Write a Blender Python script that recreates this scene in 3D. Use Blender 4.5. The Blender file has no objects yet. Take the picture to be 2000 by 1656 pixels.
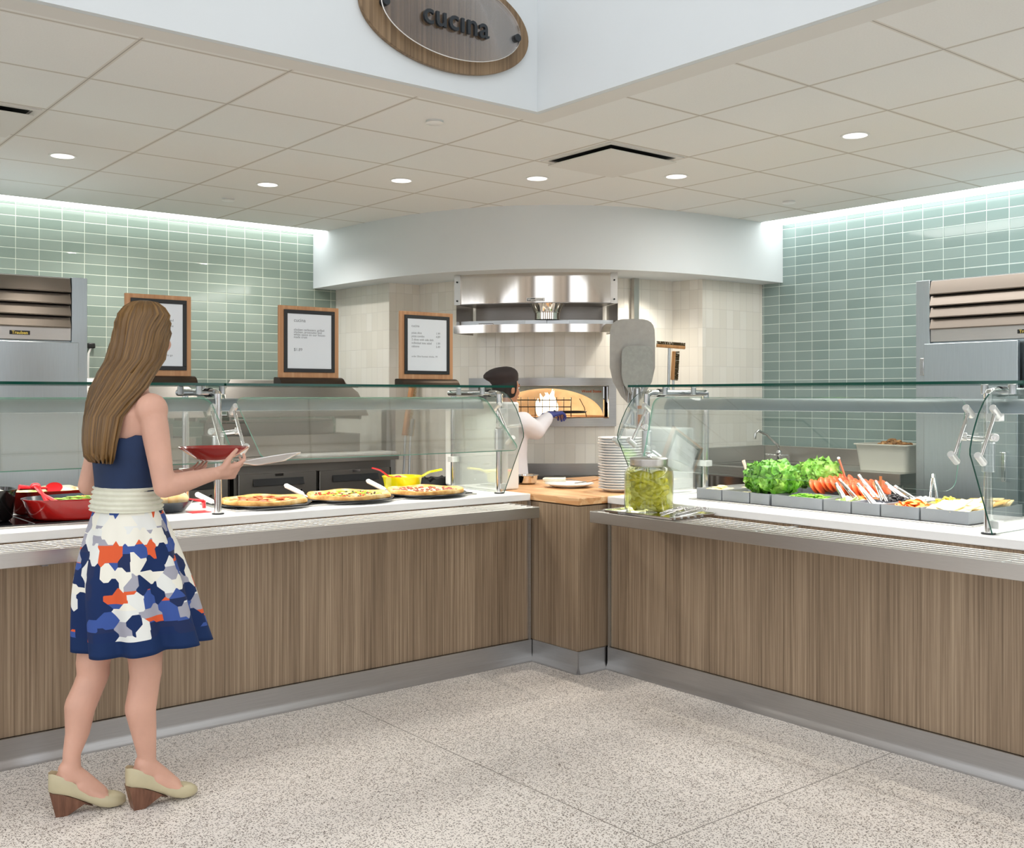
LP_SPOT, LP_FOODL, LP_FOODR, LP_FIRE, LP_OVEN, LP_FILL, LP_WORLD, LP_EXP = 60., 22., 13., 9., 26., 42., 1.55, .07
import bpy, bmesh, math, random
from mathutils import Vector, Matrix, noise
R = random.Random(7)
sc = bpy.context.scene
COL = sc.collection
PI = math.pi
# ------------------------------------------------------------------ camera model (2000 x 1656 frame)
CF, CCX, CY0, CTH, CH = 2045., 1000., 774., .89206, 1.44
FW = (math.cos(CTH), math.sin(CTH)); RT = (math.sin(CTH), -math.cos(CTH))
def P(x, y, X=None, Y=None, Z=None, D=None):
    """the point of the room seen at pixel (x, y) on a plane of constant X, Y, Z or depth"""
    a = (x-CCX)/CF; b = (CY0-y)/CF
    d = (FW[0]+RT[0]*a, FW[1]+RT[1]*a, b)
    if X is not None: t = X/d[0]
    elif Y is not None: t = Y/d[1]
    elif Z is not None: t = (Z-CH)/d[2]
    else: t = D
    return Vector((d[0]*t, d[1]*t, CH+d[2]*t))

# ------------------------------------------------------------------ mesh builder
class M:
    def __init__(s, T=None):
        s.v = []; s.f = []; s.uv = {}; s.mi = []; s.cur = 0; s.T = T or Matrix.Identity(4)
    def add(s, p):
        s.v.append(s.T @ Vector(p)); return len(s.v)-1
    def face(s, idx, uv=None):
        s.f.append(tuple(idx)); s.mi.append(s.cur)
        if uv: s.uv[len(s.f)-1] = uv
    def quad(s, pts, uv=None):
        s.face([s.add(p) for p in pts], uv); return s
    poly = quad
    def box(s, x0, x1, y0, y1, z0, z1):
        i = [s.add((x, y, z)) for z in (z0, z1) for y in (y0, y1) for x in (x0, x1)]
        for q in ((0,2,3,1),(4,5,7,6),(0,1,5,4),(2,6,7,3),(0,4,6,2),(1,3,7,5)): s.face([i[k] for k in q])
        return s
    def cbox(s, c, sz):
        return s.box(c[0]-sz[0]/2, c[0]+sz[0]/2, c[1]-sz[1]/2, c[1]+sz[1]/2, c[2]-sz[2]/2, c[2]+sz[2]/2)
    def rings(s, rs, cap0=True, cap1=True, close=True, loop=False):
        ids = [[s.add(p) for p in r] for r in rs]; n = len(ids[0])
        prs = list(zip(ids, ids[1:]))
        if loop: prs.append((ids[-1], ids[0]))
        for a, b in prs:
            for k in range(n if close else n-1):
                s.face((a[k], a[(k+1) % n], b[(k+1) % n], b[k]))
        if close and not loop:
            if cap0: s.face(ids[0][::-1])
            if cap1: s.face(ids[-1])
        return s
    def tube(s, pts, r, n=10, flat=1., cap=True, up=None):
        pts = [Vector(p) for p in pts]; k = len(pts)
        rr = r if isinstance(r, (list, tuple)) else [r]*k
        t0 = (pts[1]-pts[0]).normalized()
        u = Vector(up) if up else (Vector((0,0,1)) if abs(t0.z) < .9 else Vector((1,0,0)))
        u = (u - t0*u.dot(t0)).normalized(); rs = []
        for i, p in enumerate(pts):
            t = (pts[min(i+1, k-1)] - pts[max(i-1, 0)]).normalized()
            u = (u - t*u.dot(t)).normalized(); w = t.cross(u)
            rs.append([p + (u*math.cos(2*PI*j/n)*flat + w*math.sin(2*PI*j/n))*rr[i] for j in range(n)])
        return s.rings(rs, cap, cap)
    def cyl(s, a, b, r, r2=None, n=16):
        return s.tube([a, b], [r, r if r2 is None else r2], n)
    def lathe(s, prof, c=(0,0,0), n=28, sx=1., sy=1., cap0=True, cap1=True):
        return s.rings([[(c[0]+r*sx*math.cos(2*PI*j/n), c[1]+r*sy*math.sin(2*PI*j/n), c[2]+z) for j in range(n)] for r, z in prof], cap0, cap1)
    def ball(s, c, r, n=14, m=9, rot=None):
        r = r if isinstance(r, (tuple, list)) else (r, r, r); c = Vector(c); rs = []
        for i in range(1, m):
            a = PI*i/m
            ring = [Vector((r[0]*math.sin(a)*math.cos(2*PI*j/n), r[1]*math.sin(a)*math.sin(2*PI*j/n), -r[2]*math.cos(a))) for j in range(n)]
            rs.append([c+(rot @ q if rot else q) for q in ring])
        return s.rings(rs)
    def capsule(s, a, b, ra, rb, n=12):
        a = Vector(a); b = Vector(b); t = (b-a); L = t.length
        if L < 1e-6: return s.ball(a, ra)
        t /= L; pts = []; rr = []
        for q in (-1., -.87, -.5, 0): pts.append(a+t*ra*q); rr.append(max(ra*math.sqrt(max(0, 1-q*q)), .12*ra))
        for q in (0, .5, .87, 1.): pts.append(b+t*rb*q); rr.append(max(rb*math.sqrt(max(0, 1-q*q)), .12*rb))
        return s.tube(pts, rr, n)
    def chain(s, pts, rr, n=12):
        for i in range(len(pts)-1): s.capsule(pts[i], pts[i+1], rr[i], rr[i+1], n)
        return s
    def grid(s, fn, nu, nv, uv=None):
        ids = [[s.add(fn(i/nu, j/nv)) for j in range(nv+1)] for i in range(nu+1)]
        for i in range(nu):
            for j in range(nv):
                q = ((i, j), (i+1, j), (i+1, j+1), (i, j+1))
                s.face([ids[a][b] for a, b in q], [uv(a/nu, b/nv) for a, b in q] if uv else None)
        return s
    def prism(s, poly, fn, d0, d1):
        a = [s.add(fn(u, v, d0)) for u, v in poly]; b = [s.add(fn(u, v, d1)) for u, v in poly]; n = len(a)
        s.face(a[::-1]); s.face(b)
        for k in range(n): s.face((a[k], a[(k+1) % n], b[(k+1) % n], b[k]))
        return s
    def text(s, body, size, T, ext=0., align='LEFT', sp=1., bold=0.):
        cu = bpy.data.curves.new('t', 'FONT'); cu.body = body; cu.size = size; cu.extrude = ext; cu.align_x = align
        cu.space_character = sp; cu.resolution_u = 3; cu.offset = bold
        o = bpy.data.objects.new('t', cu); COL.objects.link(o)
        bpy.context.view_layer.update()
        me = bpy.data.meshes.new_from_object(o.evaluated_get(bpy.context.evaluated_depsgraph_get()))
        ids = [s.add(T @ v.co) for v in me.vertices]
        for p in me.polygons: s.face([ids[k] for k in p.vertices])
        bpy.data.objects.remove(o); bpy.data.curves.remove(cu); bpy.data.meshes.remove(me)
        return s
    def mesh(s, name, off, smooth=None):
        me = bpy.data.meshes.new(name)
        me.from_pydata([v-off for v in s.v], [], s.f)
        if s.uv:
            ul = me.uv_layers.new(name='uv')
            for i, p in enumerate(me.polygons):
                if i in s.uv:
                    for k, li in enumerate(p.loop_indices): ul.data[li].uv = s.uv[i][k]
        for i, p in enumerate(me.polygons): p.material_index = s.mi[i]
        bm = bmesh.new(); bm.from_mesh(me)
        if not s.uv: bmesh.ops.recalc_face_normals(bm, faces=bm.faces[:])
        bm.to_mesh(me); bm.free()
        if smooth:
            me.shade_smooth(); me.set_sharp_from_angle(angle=math.radians(smooth))
        return me

BASE = {}
def link(name, me, mats, parent=None, base=None):
    o = bpy.data.objects.new(name, me); COL.objects.link(o)
    for m in (mats if isinstance(mats, (list, tuple)) else [mats]): me.materials.append(m)
    if parent: o.parent = parent; BASE[o] = BASE[parent]
    else:
        o.location = base; BASE[o] = base
    return o
def obj(name, m, mats, parent=None, base=None, smooth=40, bevel=0, seg=2):
    """one mesh object; vertices are given in room space (or in the parent's own space if its base is the origin)"""
    off = BASE[parent] if parent else Vector(base if base is not None else mid(m))
    o = link(name, m.mesh(name, off, smooth), mats, parent, off)
    if bevel:
        b = o.modifiers.new('bevel', 'BEVEL'); b.width = bevel; b.segments = seg; b.limit_method = 'ANGLE'; b.angle_limit = .6
        b.harden_normals = False
    return o
def mid(m):
    xs = [v.x for v in m.v]; ys = [v.y for v in m.v]; zs = [v.z for v in m.v]
    return Vector(((min(xs)+max(xs))/2, (min(ys)+max(ys))/2, min(zs)))
def fuse(name, m, mats, parent, vox=.006, it=6, fac=.5, base=None):
    off = BASE[parent] if parent else Vector(base)
    t = bpy.data.objects.new('tmp', m.mesh('tmp', off)); COL.objects.link(t)
    r = t.modifiers.new('r', 'REMESH'); r.mode = 'VOXEL'; r.voxel_size = vox
    k = t.modifiers.new('s', 'SMOOTH'); k.factor = fac; k.iterations = it
    bpy.context.view_layer.update()
    me = bpy.data.meshes.new_from_object(t.evaluated_get(bpy.context.evaluated_depsgraph_get()))
    old = t.data; bpy.data.objects.remove(t); bpy.data.meshes.remove(old)
    me.name = name; me.materials.clear(); me.shade_smooth()
    return link(name, me, mats, parent, off)
def tag(o, label=None, cat=None, group=None, kind=None):
    for k, v in (('label', label), ('category', cat), ('group', group), ('kind', kind)):
        if v: o[k] = v
    return o
def thing(name, label, cat, loc=(0,0,0), rz=0, group=None, local=False):
    o = bpy.data.objects.new(name, None); COL.objects.link(o); o.location = loc; o.rotation_euler.z = rz
    o.empty_display_size = .05
    BASE[o] = Vector((0,0,0)) if (rz or local) else Vector(loc)
    return tag(o, label, cat, group)
def dup(src, loc, rot=None, label=None, group=None, scale=None):
    r = src.copy(); COL.objects.link(r); r.location = loc
    if rot is not None: r.rotation_euler = rot
    if scale: r.scale = (scale,)*3 if not isinstance(scale, (tuple, list)) else scale
    if label: r['label'] = label
    if group: r['group'] = group
    def kids(a, b):
        for ch in [c for c in list(COL.objects) if c.parent == a]:
            c = ch.copy(); COL.objects.link(c); c.parent = b; kids(ch, c)
    kids(src, r)
    return r
def struct(name, m, mats, label=None, cat=None, base=(0,0,0), smooth=40, bevel=0):
    return tag(obj(name, m, mats, None, base, smooth, bevel), label, cat, None, 'structure')

# ------------------------------------------------------------------ materials
class N:
    def __init__(s, name):
        s.m = bpy.data.materials.new(name); s.m.use_nodes = True; s.t = s.m.node_tree
        s.b = s.t.nodes['Principled BSDF']; s.out = s.t.nodes['Material Output']
    def n(s, typ, **kw):
        x = s.t.nodes.new(typ)
        for k, v in kw.items():
            if k in x.inputs.keys() or isinstance(k, int): s.set(x.inputs[k], v)
            else: setattr(x, k, v)
        return x
    def set(s, sock, v):
        if hasattr(v, 'is_output') or isinstance(v, bpy.types.NodeSocket): s.t.links.new(v, sock)
        else: sock.default_value = v
    def i(s, node, **kw):
        for k, v in kw.items(): s.set(node.inputs[k.replace('_', ' ')], v)
        return node
    def math(s, op, a, b=0., c=0.):
        x = s.t.nodes.new('ShaderNodeMath'); x.operation = op
        for k, v in enumerate((a, b, c)): s.set(x.inputs[k], v)
        return x.outputs[0]
    def mix(s, f, a, b, bt='MIX'):
        x = s.t.nodes.new('ShaderNodeMix'); x.data_type = 'RGBA'; x.blend_type = bt
        s.set(x.inputs[0], f); s.set(x.inputs[6], col(a)); s.set(x.inputs[7], col(b)); return x.outputs[2]
    def ramp(s, f, stops, interp='LINEAR'):
        x = s.t.nodes.new('ShaderNodeValToRGB'); x.color_ramp.interpolation = interp; e = x.color_ramp.elements
        while len(e) < len(stops): e.new(.5)
        for k, (p, c) in enumerate(stops): e[k].position = p; e[k].color = col(c)
        s.set(x.inputs[0], f); return x.outputs[0]
    def coord(s, kind='Object', scale=(1,1,1), loc=(0,0,0), rot=(0,0,0)):
        tc = s.t.nodes.new('ShaderNodeTexCoord'); mp = s.t.nodes.new('ShaderNodeMapping')
        mp.inputs['Scale'].default_value = scale; mp.inputs['Location'].default_value = loc; mp.inputs['Rotation'].default_value = rot
        s.t.links.new(tc.outputs[kind], mp.inputs[0]); return mp.outputs[0]
    def noise(s, vec, scale=5, detail=3, rough=.5):
        x = s.t.nodes.new('ShaderNodeTexNoise'); s.set(x.inputs['Vector'], vec); x.inputs['Scale'].default_value = scale
        x.inputs['Detail'].default_value = detail; x.inputs['Roughness'].default_value = rough; return x.outputs[0]
    def vor(s, vec, scale, feat='F1', out='Color', rnd=1.):
        x = s.t.nodes.new('ShaderNodeTexVoronoi'); x.feature = feat; s.set(x.inputs['Vector'], vec); x.inputs['Scale'].default_value = scale
        x.inputs['Randomness'].default_value = rnd; return x.outputs[out]
    def bump(s, h, strength=.2, dist=.01):
        x = s.t.nodes.new('ShaderNodeBump'); s.set(x.inputs['Height'], h); x.inputs['Strength'].default_value = strength
        x.inputs['Distance'].default_value = dist; s.t.links.new(x.outputs[0], s.b.inputs['Normal']); return x
    def fin(s, c=None, rough=None, metal=None, spec=None, **kw):
        if c is not None: s.set(s.b.inputs['Base Color'], col(c))
        if rough is not None: s.set(s.b.inputs['Roughness'], rough)
        if metal is not None: s.set(s.b.inputs['Metallic'], metal)
        if spec is not None: s.set(s.b.inputs['Specular IOR Level'], spec)
        for k, v in kw.items(): s.set(s.b.inputs[k.replace('_', ' ')], v)
        return s.m
def col(c):
    if isinstance(c, (tuple, list)): return tuple(c) + ((1.,) if len(c) == 3 else ())
    return c
def rgb(r, g, b):   # sRGB 0-255 -> linear
    f = lambda u: u/12.92 if u <= .04045 else ((u+.055)/1.055)**2.4
    return (f(r/255), f(g/255), f(b/255))
def plain(name, c, rough=.5, metal=0., var=.06, sc_=6., spec=.5, **kw):
    n = N(name); f = n.noise(n.coord(), sc_, 3)
    lo = tuple(x*(1-var) for x in c); hi = tuple(min(1, x*(1+var)) for x in c)
    return n.fin(n.ramp(f, [(.3, lo), (.7, hi)]), rough, metal, spec, **kw)
def mottled(name, cols, scale=30., rough=.5, spec=.5, bump=0., detail=3, interp='LINEAR', **kw):
    n = N(name); v = n.coord(); f = n.noise(v, scale, detail, .6); k = len(cols)
    c = n.ramp(f, [(.3+.4*i/max(1, k-1), q) for i, q in enumerate(cols)], interp)
    if bump: n.bump(f, bump, .005)
    return n.fin(c, rough, 0., spec, **kw)
def steel(name, c=(.56,.55,.53), rough=.28, stretch=(1,1,60), var=.12, amp=.1):
    n = N(name); v = n.coord('Object', stretch); f = n.noise(v, 6, 4, .6)
    r = n.math('MULTIPLY_ADD', f, amp, rough-amp/2)
    return n.fin(n.ramp(f, [(.3, tuple(x*(1-var) for x in c)), (.7, tuple(x*(1+var) for x in c))]), r, 1.)
def wood(name, a, b, c, sx=70., sz=1.3, rough=.42, spec=.4):
    """fine straight vertical grain"""
    n = N(name); v = n.coord('Object', (sx, sx, sz))
    f = n.noise(v, 1.0, 5, .65); g = n.noise(n.coord('Object', (sx*3.1, sx*3.1, sz*.6)), 1., 3, .6)
    h = n.noise(n.coord('Object', (7, 7, .35)), 1., 3, .5)
    k = n.math('ADD', n.math('MULTIPLY', f, .60), n.math('ADD', n.math('MULTIPLY', g, .22), n.math('MULTIPLY', h, .24)))
    return n.fin(n.ramp(k, [(.38, a), (.55, b), (.72, c)]), rough, 0., spec)
def glow(name, c, s):
    n = N(name); n.fin((0,0,0), .5); n.set(n.b.inputs['Emission Color'], col(c))
    f = n.noise(n.coord(), 2.); n.set(n.b.inputs['Emission Strength'], n.math('MULTIPLY_ADD', f, s*.05, s*.97)); return n.m
def thin_glass(name, tint=(.955,.975,.965), refl=.5, rough=.0):
    n = N(name); t = n.t; t.nodes.remove(n.b)
    tr = t.nodes.new('ShaderNodeBsdfTransparent'); gl = t.nodes.new('ShaderNodeBsdfGlossy'); fr = t.nodes.new('ShaderNodeFresnel')
    f = n.noise(n.coord(), 3.); n.set(tr.inputs[0], n.mix(f, tint, tuple(x*.985 for x in tint)))
    gl.inputs['Roughness'].default_value = rough; gl.inputs[0].default_value = (1,1,1,1); fr.inputs[0].default_value = 1.5
    mx = t.nodes.new('ShaderNodeMixShader'); n.set(mx.inputs[0], n.math('MULTIPLY', fr.outputs[0], refl))
    t.links.new(tr.outputs[0], mx.inputs[1]); t.links.new(gl.outputs[0], mx.inputs[2]); t.links.new(mx.outputs[0], n.out.inputs[0])
    return n.m
def tile(name, w, h, base, lo, hi, grout, mortar, u0, v0, rough=.08, bumpy=.25, tint2=None):
    """stacked tiles laid out by UV metres"""
    n = N(name); uv = n.coord('UV', (1,1,1), (-u0, -v0, 0))
    sx = n.t.nodes.new('ShaderNodeSeparateXYZ'); n.set(sx.inputs[0], uv)
    def edge(o, s):
        q = n.math('DIVIDE', o, s); fl = n.math('FLOOR', q); fr = n.math('SUBTRACT', q, fl)
        d = n.math('SUBTRACT', .5, n.math('ABSOLUTE', n.math('SUBTRACT', fr, .5)))
        return fl, n.math('MULTIPLY', d, s)
    fu, du = edge(sx.outputs[0], w); fv, dv = edge(sx.outputs[1], h)
    d = n.math('MINIMUM', du, dv)
    mask = n.math('LESS_THAN', d, mortar/2)
    cb = n.t.nodes.new('ShaderNodeCombineXYZ'); n.set(cb.inputs[0], fu); n.set(cb.inputs[1], fv)
    wn = n.t.nodes.new('ShaderNodeTexWhiteNoise'); n.set(wn.inputs['Vector'], cb.outputs[0])
    c = n.ramp(wn.outputs['Value'], [(0, lo), (.5, base), (1, hi)])
    n.set(n.b.inputs['Base Color'], n.mix(mask, c, grout))
    n.set(n.b.inputs['Roughness'], n.math('MULTIPLY_ADD', mask, .6, rough))
    # every tile lies a touch out of plane, with a rounded edge
    tl = n.math('MULTIPLY', n.math('SUBTRACT', wn.outputs['Value'], .5), bumpy)
    sl = n.math('ADD', n.math('MULTIPLY', sx.outputs[0], tl), n.math('MULTIPLY', sx.outputs[1], n.math('MULTIPLY', tl, -.7)))
    ed = n.math('MULTIPLY', n.math('MINIMUM', d, mortar*1.3), .5)
    bp = n.bump(n.math('ADD', ed, n.math('MULTIPLY', sl, .03)), .35, 1.)
    return n.fin(spec=.5)

MT = {}
MT['wood'] = wood('laminate_wood', rgb(101,84,66), rgb(144,124,102), rgb(179,159,134), 130.)
MT['woodsign'] = wood('sign_wood', rgb(88,70,50), rgb(130,107,80), rgb(160,137,108))
MT['bamboo'] = wood('bamboo', rgb(176,122,80), rgb(199,149,106), rgb(214,170,130), 26, .8)
n = N('butcher_block'); v = n.coord('Object', (18, 2.2, 18))
br = n.vor(n.coord('Object', (22, 3, 30)), 1., 'F1', 'Color'); g = n.noise(n.coord('Object', (60, 5, 60)), 1., 4)
MT['butcher'] = n.fin(n.mix(.45, n.ramp(g, [(.3, rgb(196,138,84)), (.7, rgb(226,182,132))]), n.ramp(br, [(.2, rgb(190,128,78)), (.8, rgb(235,200,155))])), .38, 0, .4)
MT['steel'] = steel('brushed_steel')
MT['steelh'] = steel('brushed_steel_level', (.56,.54,.51), .32, (2, 2, 160), .05, .06)
MT['steeld'] = steel('dark_steel', (.26,.245,.23), .36, (2, 2, 120), .06, .06)
MT['steelm'] = steel('satin_steel', (.42,.415,.41), .36, (1, 1, 30), .05, .05)
MT['fridge'] = steel('fridge_steel', (.47,.53,.56), .33, (50, 50, 1), .05, .06)
MT['steelp'] = steel('prep_steel', (.40,.375,.345), .30, (2, 2, 140), .05, .06)
MT['hood'] = steel('hood_steel', (.66,.61,.55), .09, (120, 120, 1), .04, .05)
MT['chrome'] = steel('chrome', (.72,.72,.72), .12, (3, 3, 3), .03, .05)
MT['alu'] = plain('dull_aluminium', rgb(158,157,152), .5, .35, .05, 30)
MT['alud'] = plain('dull_aluminium_worn', rgb(148,151,146), .45, .35, .08, 40)
MT['alul'] = steel('light_aluminium', (.60,.63,.65), .36, (3, 3, 40), .06, .08)
MT['panside'] = plain('grey_pan', rgb(148,152,156), .42, .35, .05)
MT['white'] = plain('white_solid_surface', rgb(236,236,234), .28, 0, .015)
MT['paint'] = plain('white_paint', rgb(216,222,225), .6, 0, .01, 3)
MT['trimpaint'] = plain('trim_paint', rgb(222,220,215), .6, 0, .01, 3)
MT['whiteplastic'] = plain('white_plastic', rgb(240,240,238), .35, 0, .02)
MT['porcelain'] = plain('white_porcelain', rgb(236,236,236), .12, 0, .01)
MT['knob'] = plain('pale_knob', rgb(214,216,214), .3, .35, .03)
MT['black'] = plain('black_plastic', rgb(24,24,24), .35, 0, .1)
MT['blackmetal'] = plain('black_metal', rgb(32,33,35), .4, .5, .1)
MT['darkgap'] = plain('dark_gap', rgb(14,13,12), .8)
MT['blackglass'] = plain('black_glass', rgb(14,15,17), .06, 0, .1)
MT['signblack'] = plain('sign_letter_black', rgb(30,36,42), .35, 0, .1)
MT['paper'] = plain('printed_paper', rgb(232,236,240), .5, 0, .01)
MT['inkgrey'] = plain('grey_ink', rgb(120,124,128), .6)
MT['gold'] = plain('gold_letters', rgb(214,192,96), .3, .3)
MT['bronze'] = plain('dark_bronze', rgb(74,62,52), .38, .8, .08)
MT['glass'] = thin_glass('clear_glass')
MT['glassedge'] = plain('green_glass_edge', rgb(16,74,62), .1, 0, .1)
MT['jarglass'] = thin_glass('jar_glass', (.97,.98,.95), .8)
MT['acrylic'] = thin_glass('clear_acrylic', (.93,.92,.92), .7)
MT['brine'] = thin_glass('pickle_brine', (.97,.97,.76), .15)
MT['ceramicred'] = plain('red_enamel', rgb(158,26,24), .12, 0, .12, 4)
MT['ceramicdark'] = plain('dark_red_enamel', rgb(104,22,18), .12, 0, .15, 4)
MT['redplastic'] = plain('red_plastic', rgb(206,28,38), .3, 0, .05)
MT['yellow'] = plain('yellow_enamel', rgb(214,204,10), .18, 0, .05)
MT['cove'] = glow('cove_lens', (.97, 1., .97), 4.8)
MT['lamp'] = glow('downlight_lens', (1., .95, .88), 2.0)
MT['green'] = tile('green_glass_tile', .1445, .070, rgb(140,155,145), rgb(132,148,138), rgb(148,162,152), rgb(206,214,200), .0042, 3.208, 2.617)
MT['greenr'] = tile('green_glass_tile_right', .1425, .0695, rgb(138,158,155), rgb(131,151,148), rgb(145,164,161), rgb(204,218,212), .0042, 3.946, 2.534)
MT['whitetile'] = tile('white_wall_tile', .072, .138, rgb(226,222,212), rgb(221,217,207), rgb(230,227,219), rgb(200,196,188), .0022, .0, .0, .12, .12)
# terrazzo
n = N('terrazzo'); v = n.coord()
c1 = n.vor(v, 165, 'F1', 'Color'); sp = n.t.nodes.new('ShaderNodeSeparateColor'); n.set(sp.inputs[0], c1)
d1 = n.vor(v, 165, 'F1', 'Distance')
chip = n.math('MULTIPLY', n.math('LESS_THAN', sp.outputs[0], .30), n.math('LESS_THAN', d1, .46))
c2 = n.vor(n.coord('Object', (1,1,1), (3.3,1.7,0)), 260, 'F1', 'Color'); s2 = n.t.nodes.new('ShaderNodeSeparateColor'); n.set(s2.inputs[0], c2)
chip2 = n.math('LESS_THAN', s2.outputs[1], .16)
big = n.noise(v, 1.2, 3)
bse = n.ramp(big, [(.3, rgb(226,219,212)), (.7, rgb(237,231,225))])
dark = n.ramp(sp.outputs[1], [(0, rgb(62,56,52)), (.6, rgb(108,99,92)), (1, rgb(150,138,126))])
cc = n.mix(chip2, bse, rgb(150,141,133)); cc = n.mix(chip, cc, dark)
sx = n.t.nodes.new('ShaderNodeSeparateXYZ'); n.set(sx.inputs[0], v)
j1 = n.math('LESS_THAN', n.math('ABSOLUTE', n.math('SUBTRACT', sx.outputs[0], 2.47)), .0026)
j2 = n.math('LESS_THAN', n.math('ABSOLUTE', n.math('SUBTRACT', sx.outputs[1], 2.33)), .0026)
cc = n.mix(n.math('MAXIMUM', j1, j2), cc, rgb(140,134,128))
MT['terrazzo'] = n.fin(cc, .33, 0, .4)
# ceiling tiles, grid by object coordinates
n = N('ceiling_tile'); v = n.coord(); sx = n.t.nodes.new('ShaderNodeSeparateXYZ'); n.set(sx.inputs[0], v)
def gl_(o, o0, s):
    q = n.math('DIVIDE', n.math('SUBTRACT', o, o0), s); fr = n.math('SUBTRACT', q, n.math('FLOOR', q))
    return n.math('MULTIPLY', n.math('SUBTRACT', .5, n.math('ABSOLUTE', n.math('SUBTRACT', fr, .5))), s)
dd = n.math('MINIMUM', gl_(sx.outputs[0], 1.30, .577), gl_(sx.outputs[1], 1.975, .577))
ln = n.math('LESS_THAN', dd, .0026); l2 = n.math('LESS_THAN', dd, .011)
cc = n.mix(l2, n.ramp(n.noise(v, 160, 2), [(.3, rgb(231,231,228)), (.7, rgb(235,235,232))]), rgb(220,216,208)); cc = n.mix(ln, cc, rgb(172,167,158))
MT['ceil'] = n.fin(cc, .8, 0, .2)
# ================================================================== THE ROOM
ZC, ZF, YW, XW = 2.70, 2.28, 7.33, 6.42
struct('floor', M().quad([(-3,-3,0),(7.5,-3,0),(7.5,8.2,0),(-3,8.2,0)]), MT['terrazzo'], 'speckled pale terrazzo floor', 'floor')
m = M()
m.quad([(-2,3.667,ZC),(6.17,3.667,ZC),(6.17,7.10,ZC),(-2,7.10,ZC)][::-1]).quad([(3.136,-2,ZC),(6.17,-2,ZC),(6.17,3.667,ZC),(3.136,3.667,ZC)][::-1])
struct('ceiling', m, MT['ceil'], 'white ceiling of square tiles', 'ceiling')
m = M().box(-2,3.136,3.561,3.667,ZC-.004,ZC+.03).box(3.021,3.136,-2,3.5605,ZC-.004,ZC+.03)
struct('trim_1', m, MT['trimpaint'], 'plain pale border strip between the ceiling tiles and the white bulkhead', 'trim')
m = M().box(-2,3.02,3.53,3.56,ZC-.004,4.3).box(2.9905,3.02,-2,3.5295,ZC-.004,4.3)
struct('wall_front', m, MT['paint'], 'white bulkhead walls meeting in a corner above the ceiling edge', 'wall')
def uvwall(m, a, b, z0, z1, u0, u1):
    m.quad([(a[0],a[1],z0),(b[0],b[1],z0),(b[0],b[1],z1),(a[0],a[1],z1)], [(u0,z0),(u1,z0),(u1,z1),(u0,z1)])
m = M(); uvwall(m, (-2,YW), (4.12,YW), 0, 2.80, -2, 4.12)
struct('wall_left', m, MT['green'], 'sage green glazed tile wall behind the pizza counter', 'wall')
m = M(); uvwall(m, (XW,4.955), (XW,-2), 0, 2.80, 4.955, -2)
struct('wall_right', m, MT['greenr'], 'blue green glazed tile wall behind the salad counter', 'wall')
# white tiled corner: pilaster, round oven front with its opening, pilaster
EX, EY, EA, EB = 5.73, 6.60, 1.31, 1.37
def ell(t, s=0., z=0.):
    return Vector((EX-(EA+s)*math.cos(t), EY-(EB+s)*math.sin(t), z))
T0, T1, OZ0, OZ1 = math.radians(25.5), math.radians(65.6), 1.288, 1.512
m = M(); u = 0.
def seg(a, b):
    global u
    L = math.dist(a, b); uvwall(m, a, b, 0, ZF+.02, u, u+L); u += L
seg((4.12,YW),(4.156,6.60)); seg((4.156,6.60),(4.42,6.60))
ts = [math.radians(x) for x in (0,4,8,12,16,20,25.5)] + [T0+(T1-T0)*k/12 for k in range(1,13)] + [math.radians(x) for x in (69,73,77,81,85,90)]
ZS = [0, OZ0, OZ1, ZF+.02]
for a, b in zip(ts, ts[1:]):
    pa, pb = ell(a), ell(b); L = (pa-pb).length
    for z0, z1 in zip(ZS, ZS[1:]):
        if z0 == OZ0 and a >= T0-1e-6 and b <= T1+1e-6: continue
        uvwall(m, pa, pb, z0, z1, u, u+L)
    u += L
seg((5.73,5.23),(5.775,4.985)); seg((5.775,4.985),(XW,4.955))
struct('wall_corner', m, MT['whitetile'], 'white tiled oven wall curving between two tiled pilasters', 'wall')
# curved white fascia hanging from the ceiling
NS = 3.05
def fas(t, g=0.):
    return (XW-(2.5-g)*abs(math.cos(t))**(2/NS), YW-(2.56-g)*abs(math.sin(t))**(2/NS))
m = M(); tt = [PI/2*(.5-.5*math.cos(PI*k/60)) for k in range(61)]
pts = [fas(t) for t in tt]
pts[0] = (3.92, YW); pts[-1] = (XW, 4.77)
m.rings([[(x,y,ZF) for x,y in pts],[(x,y,ZC+.02) for x,y in pts]], close=False)
for a, b in zip(pts, pts[1:]): m.poly([(a[0],a[1],ZF),(b[0],b[1],ZF),(XW,YW,ZF)])
struct('wall_fascia', m, MT['paint'], 'curved white fascia above the oven', 'wall', smooth=25)
# cove light strips in the slots between ceiling and green walls
for nm, q, lab in (('a', (-2,3.98,7.10,7.325), 'glowing white strip light along the top of the green wall behind the pizza counter'),
                   ('b', (6.17,6.415,-2,4.83), 'glowing white strip light along the top of the green wall behind the salad counter')):
    t = thing('cove_light', lab, 'light', ((q[0]+q[1])/2, (q[2]+q[3])/2, ZC))
    if nm == 'a':
        obj('lens', M().box(q[0],q[1],q[2],q[3],ZC+.005,ZC+.012), MT['cove'], t)
        obj('housing', M().box(q[0],q[1],q[2]+.003,q[3]-.003,ZC+.014,ZC+.08), MT['white'], t)
    else:
        obj('lens', M().box(q[0],q[1],q[2],q[3],ZC+.005,ZC+.012), MT['cove'], t)
        obj('housing', M().box(q[0]+.003,q[1]-.003,q[2],q[3],ZC+.014,ZC+.08), MT['white'], t)
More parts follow.
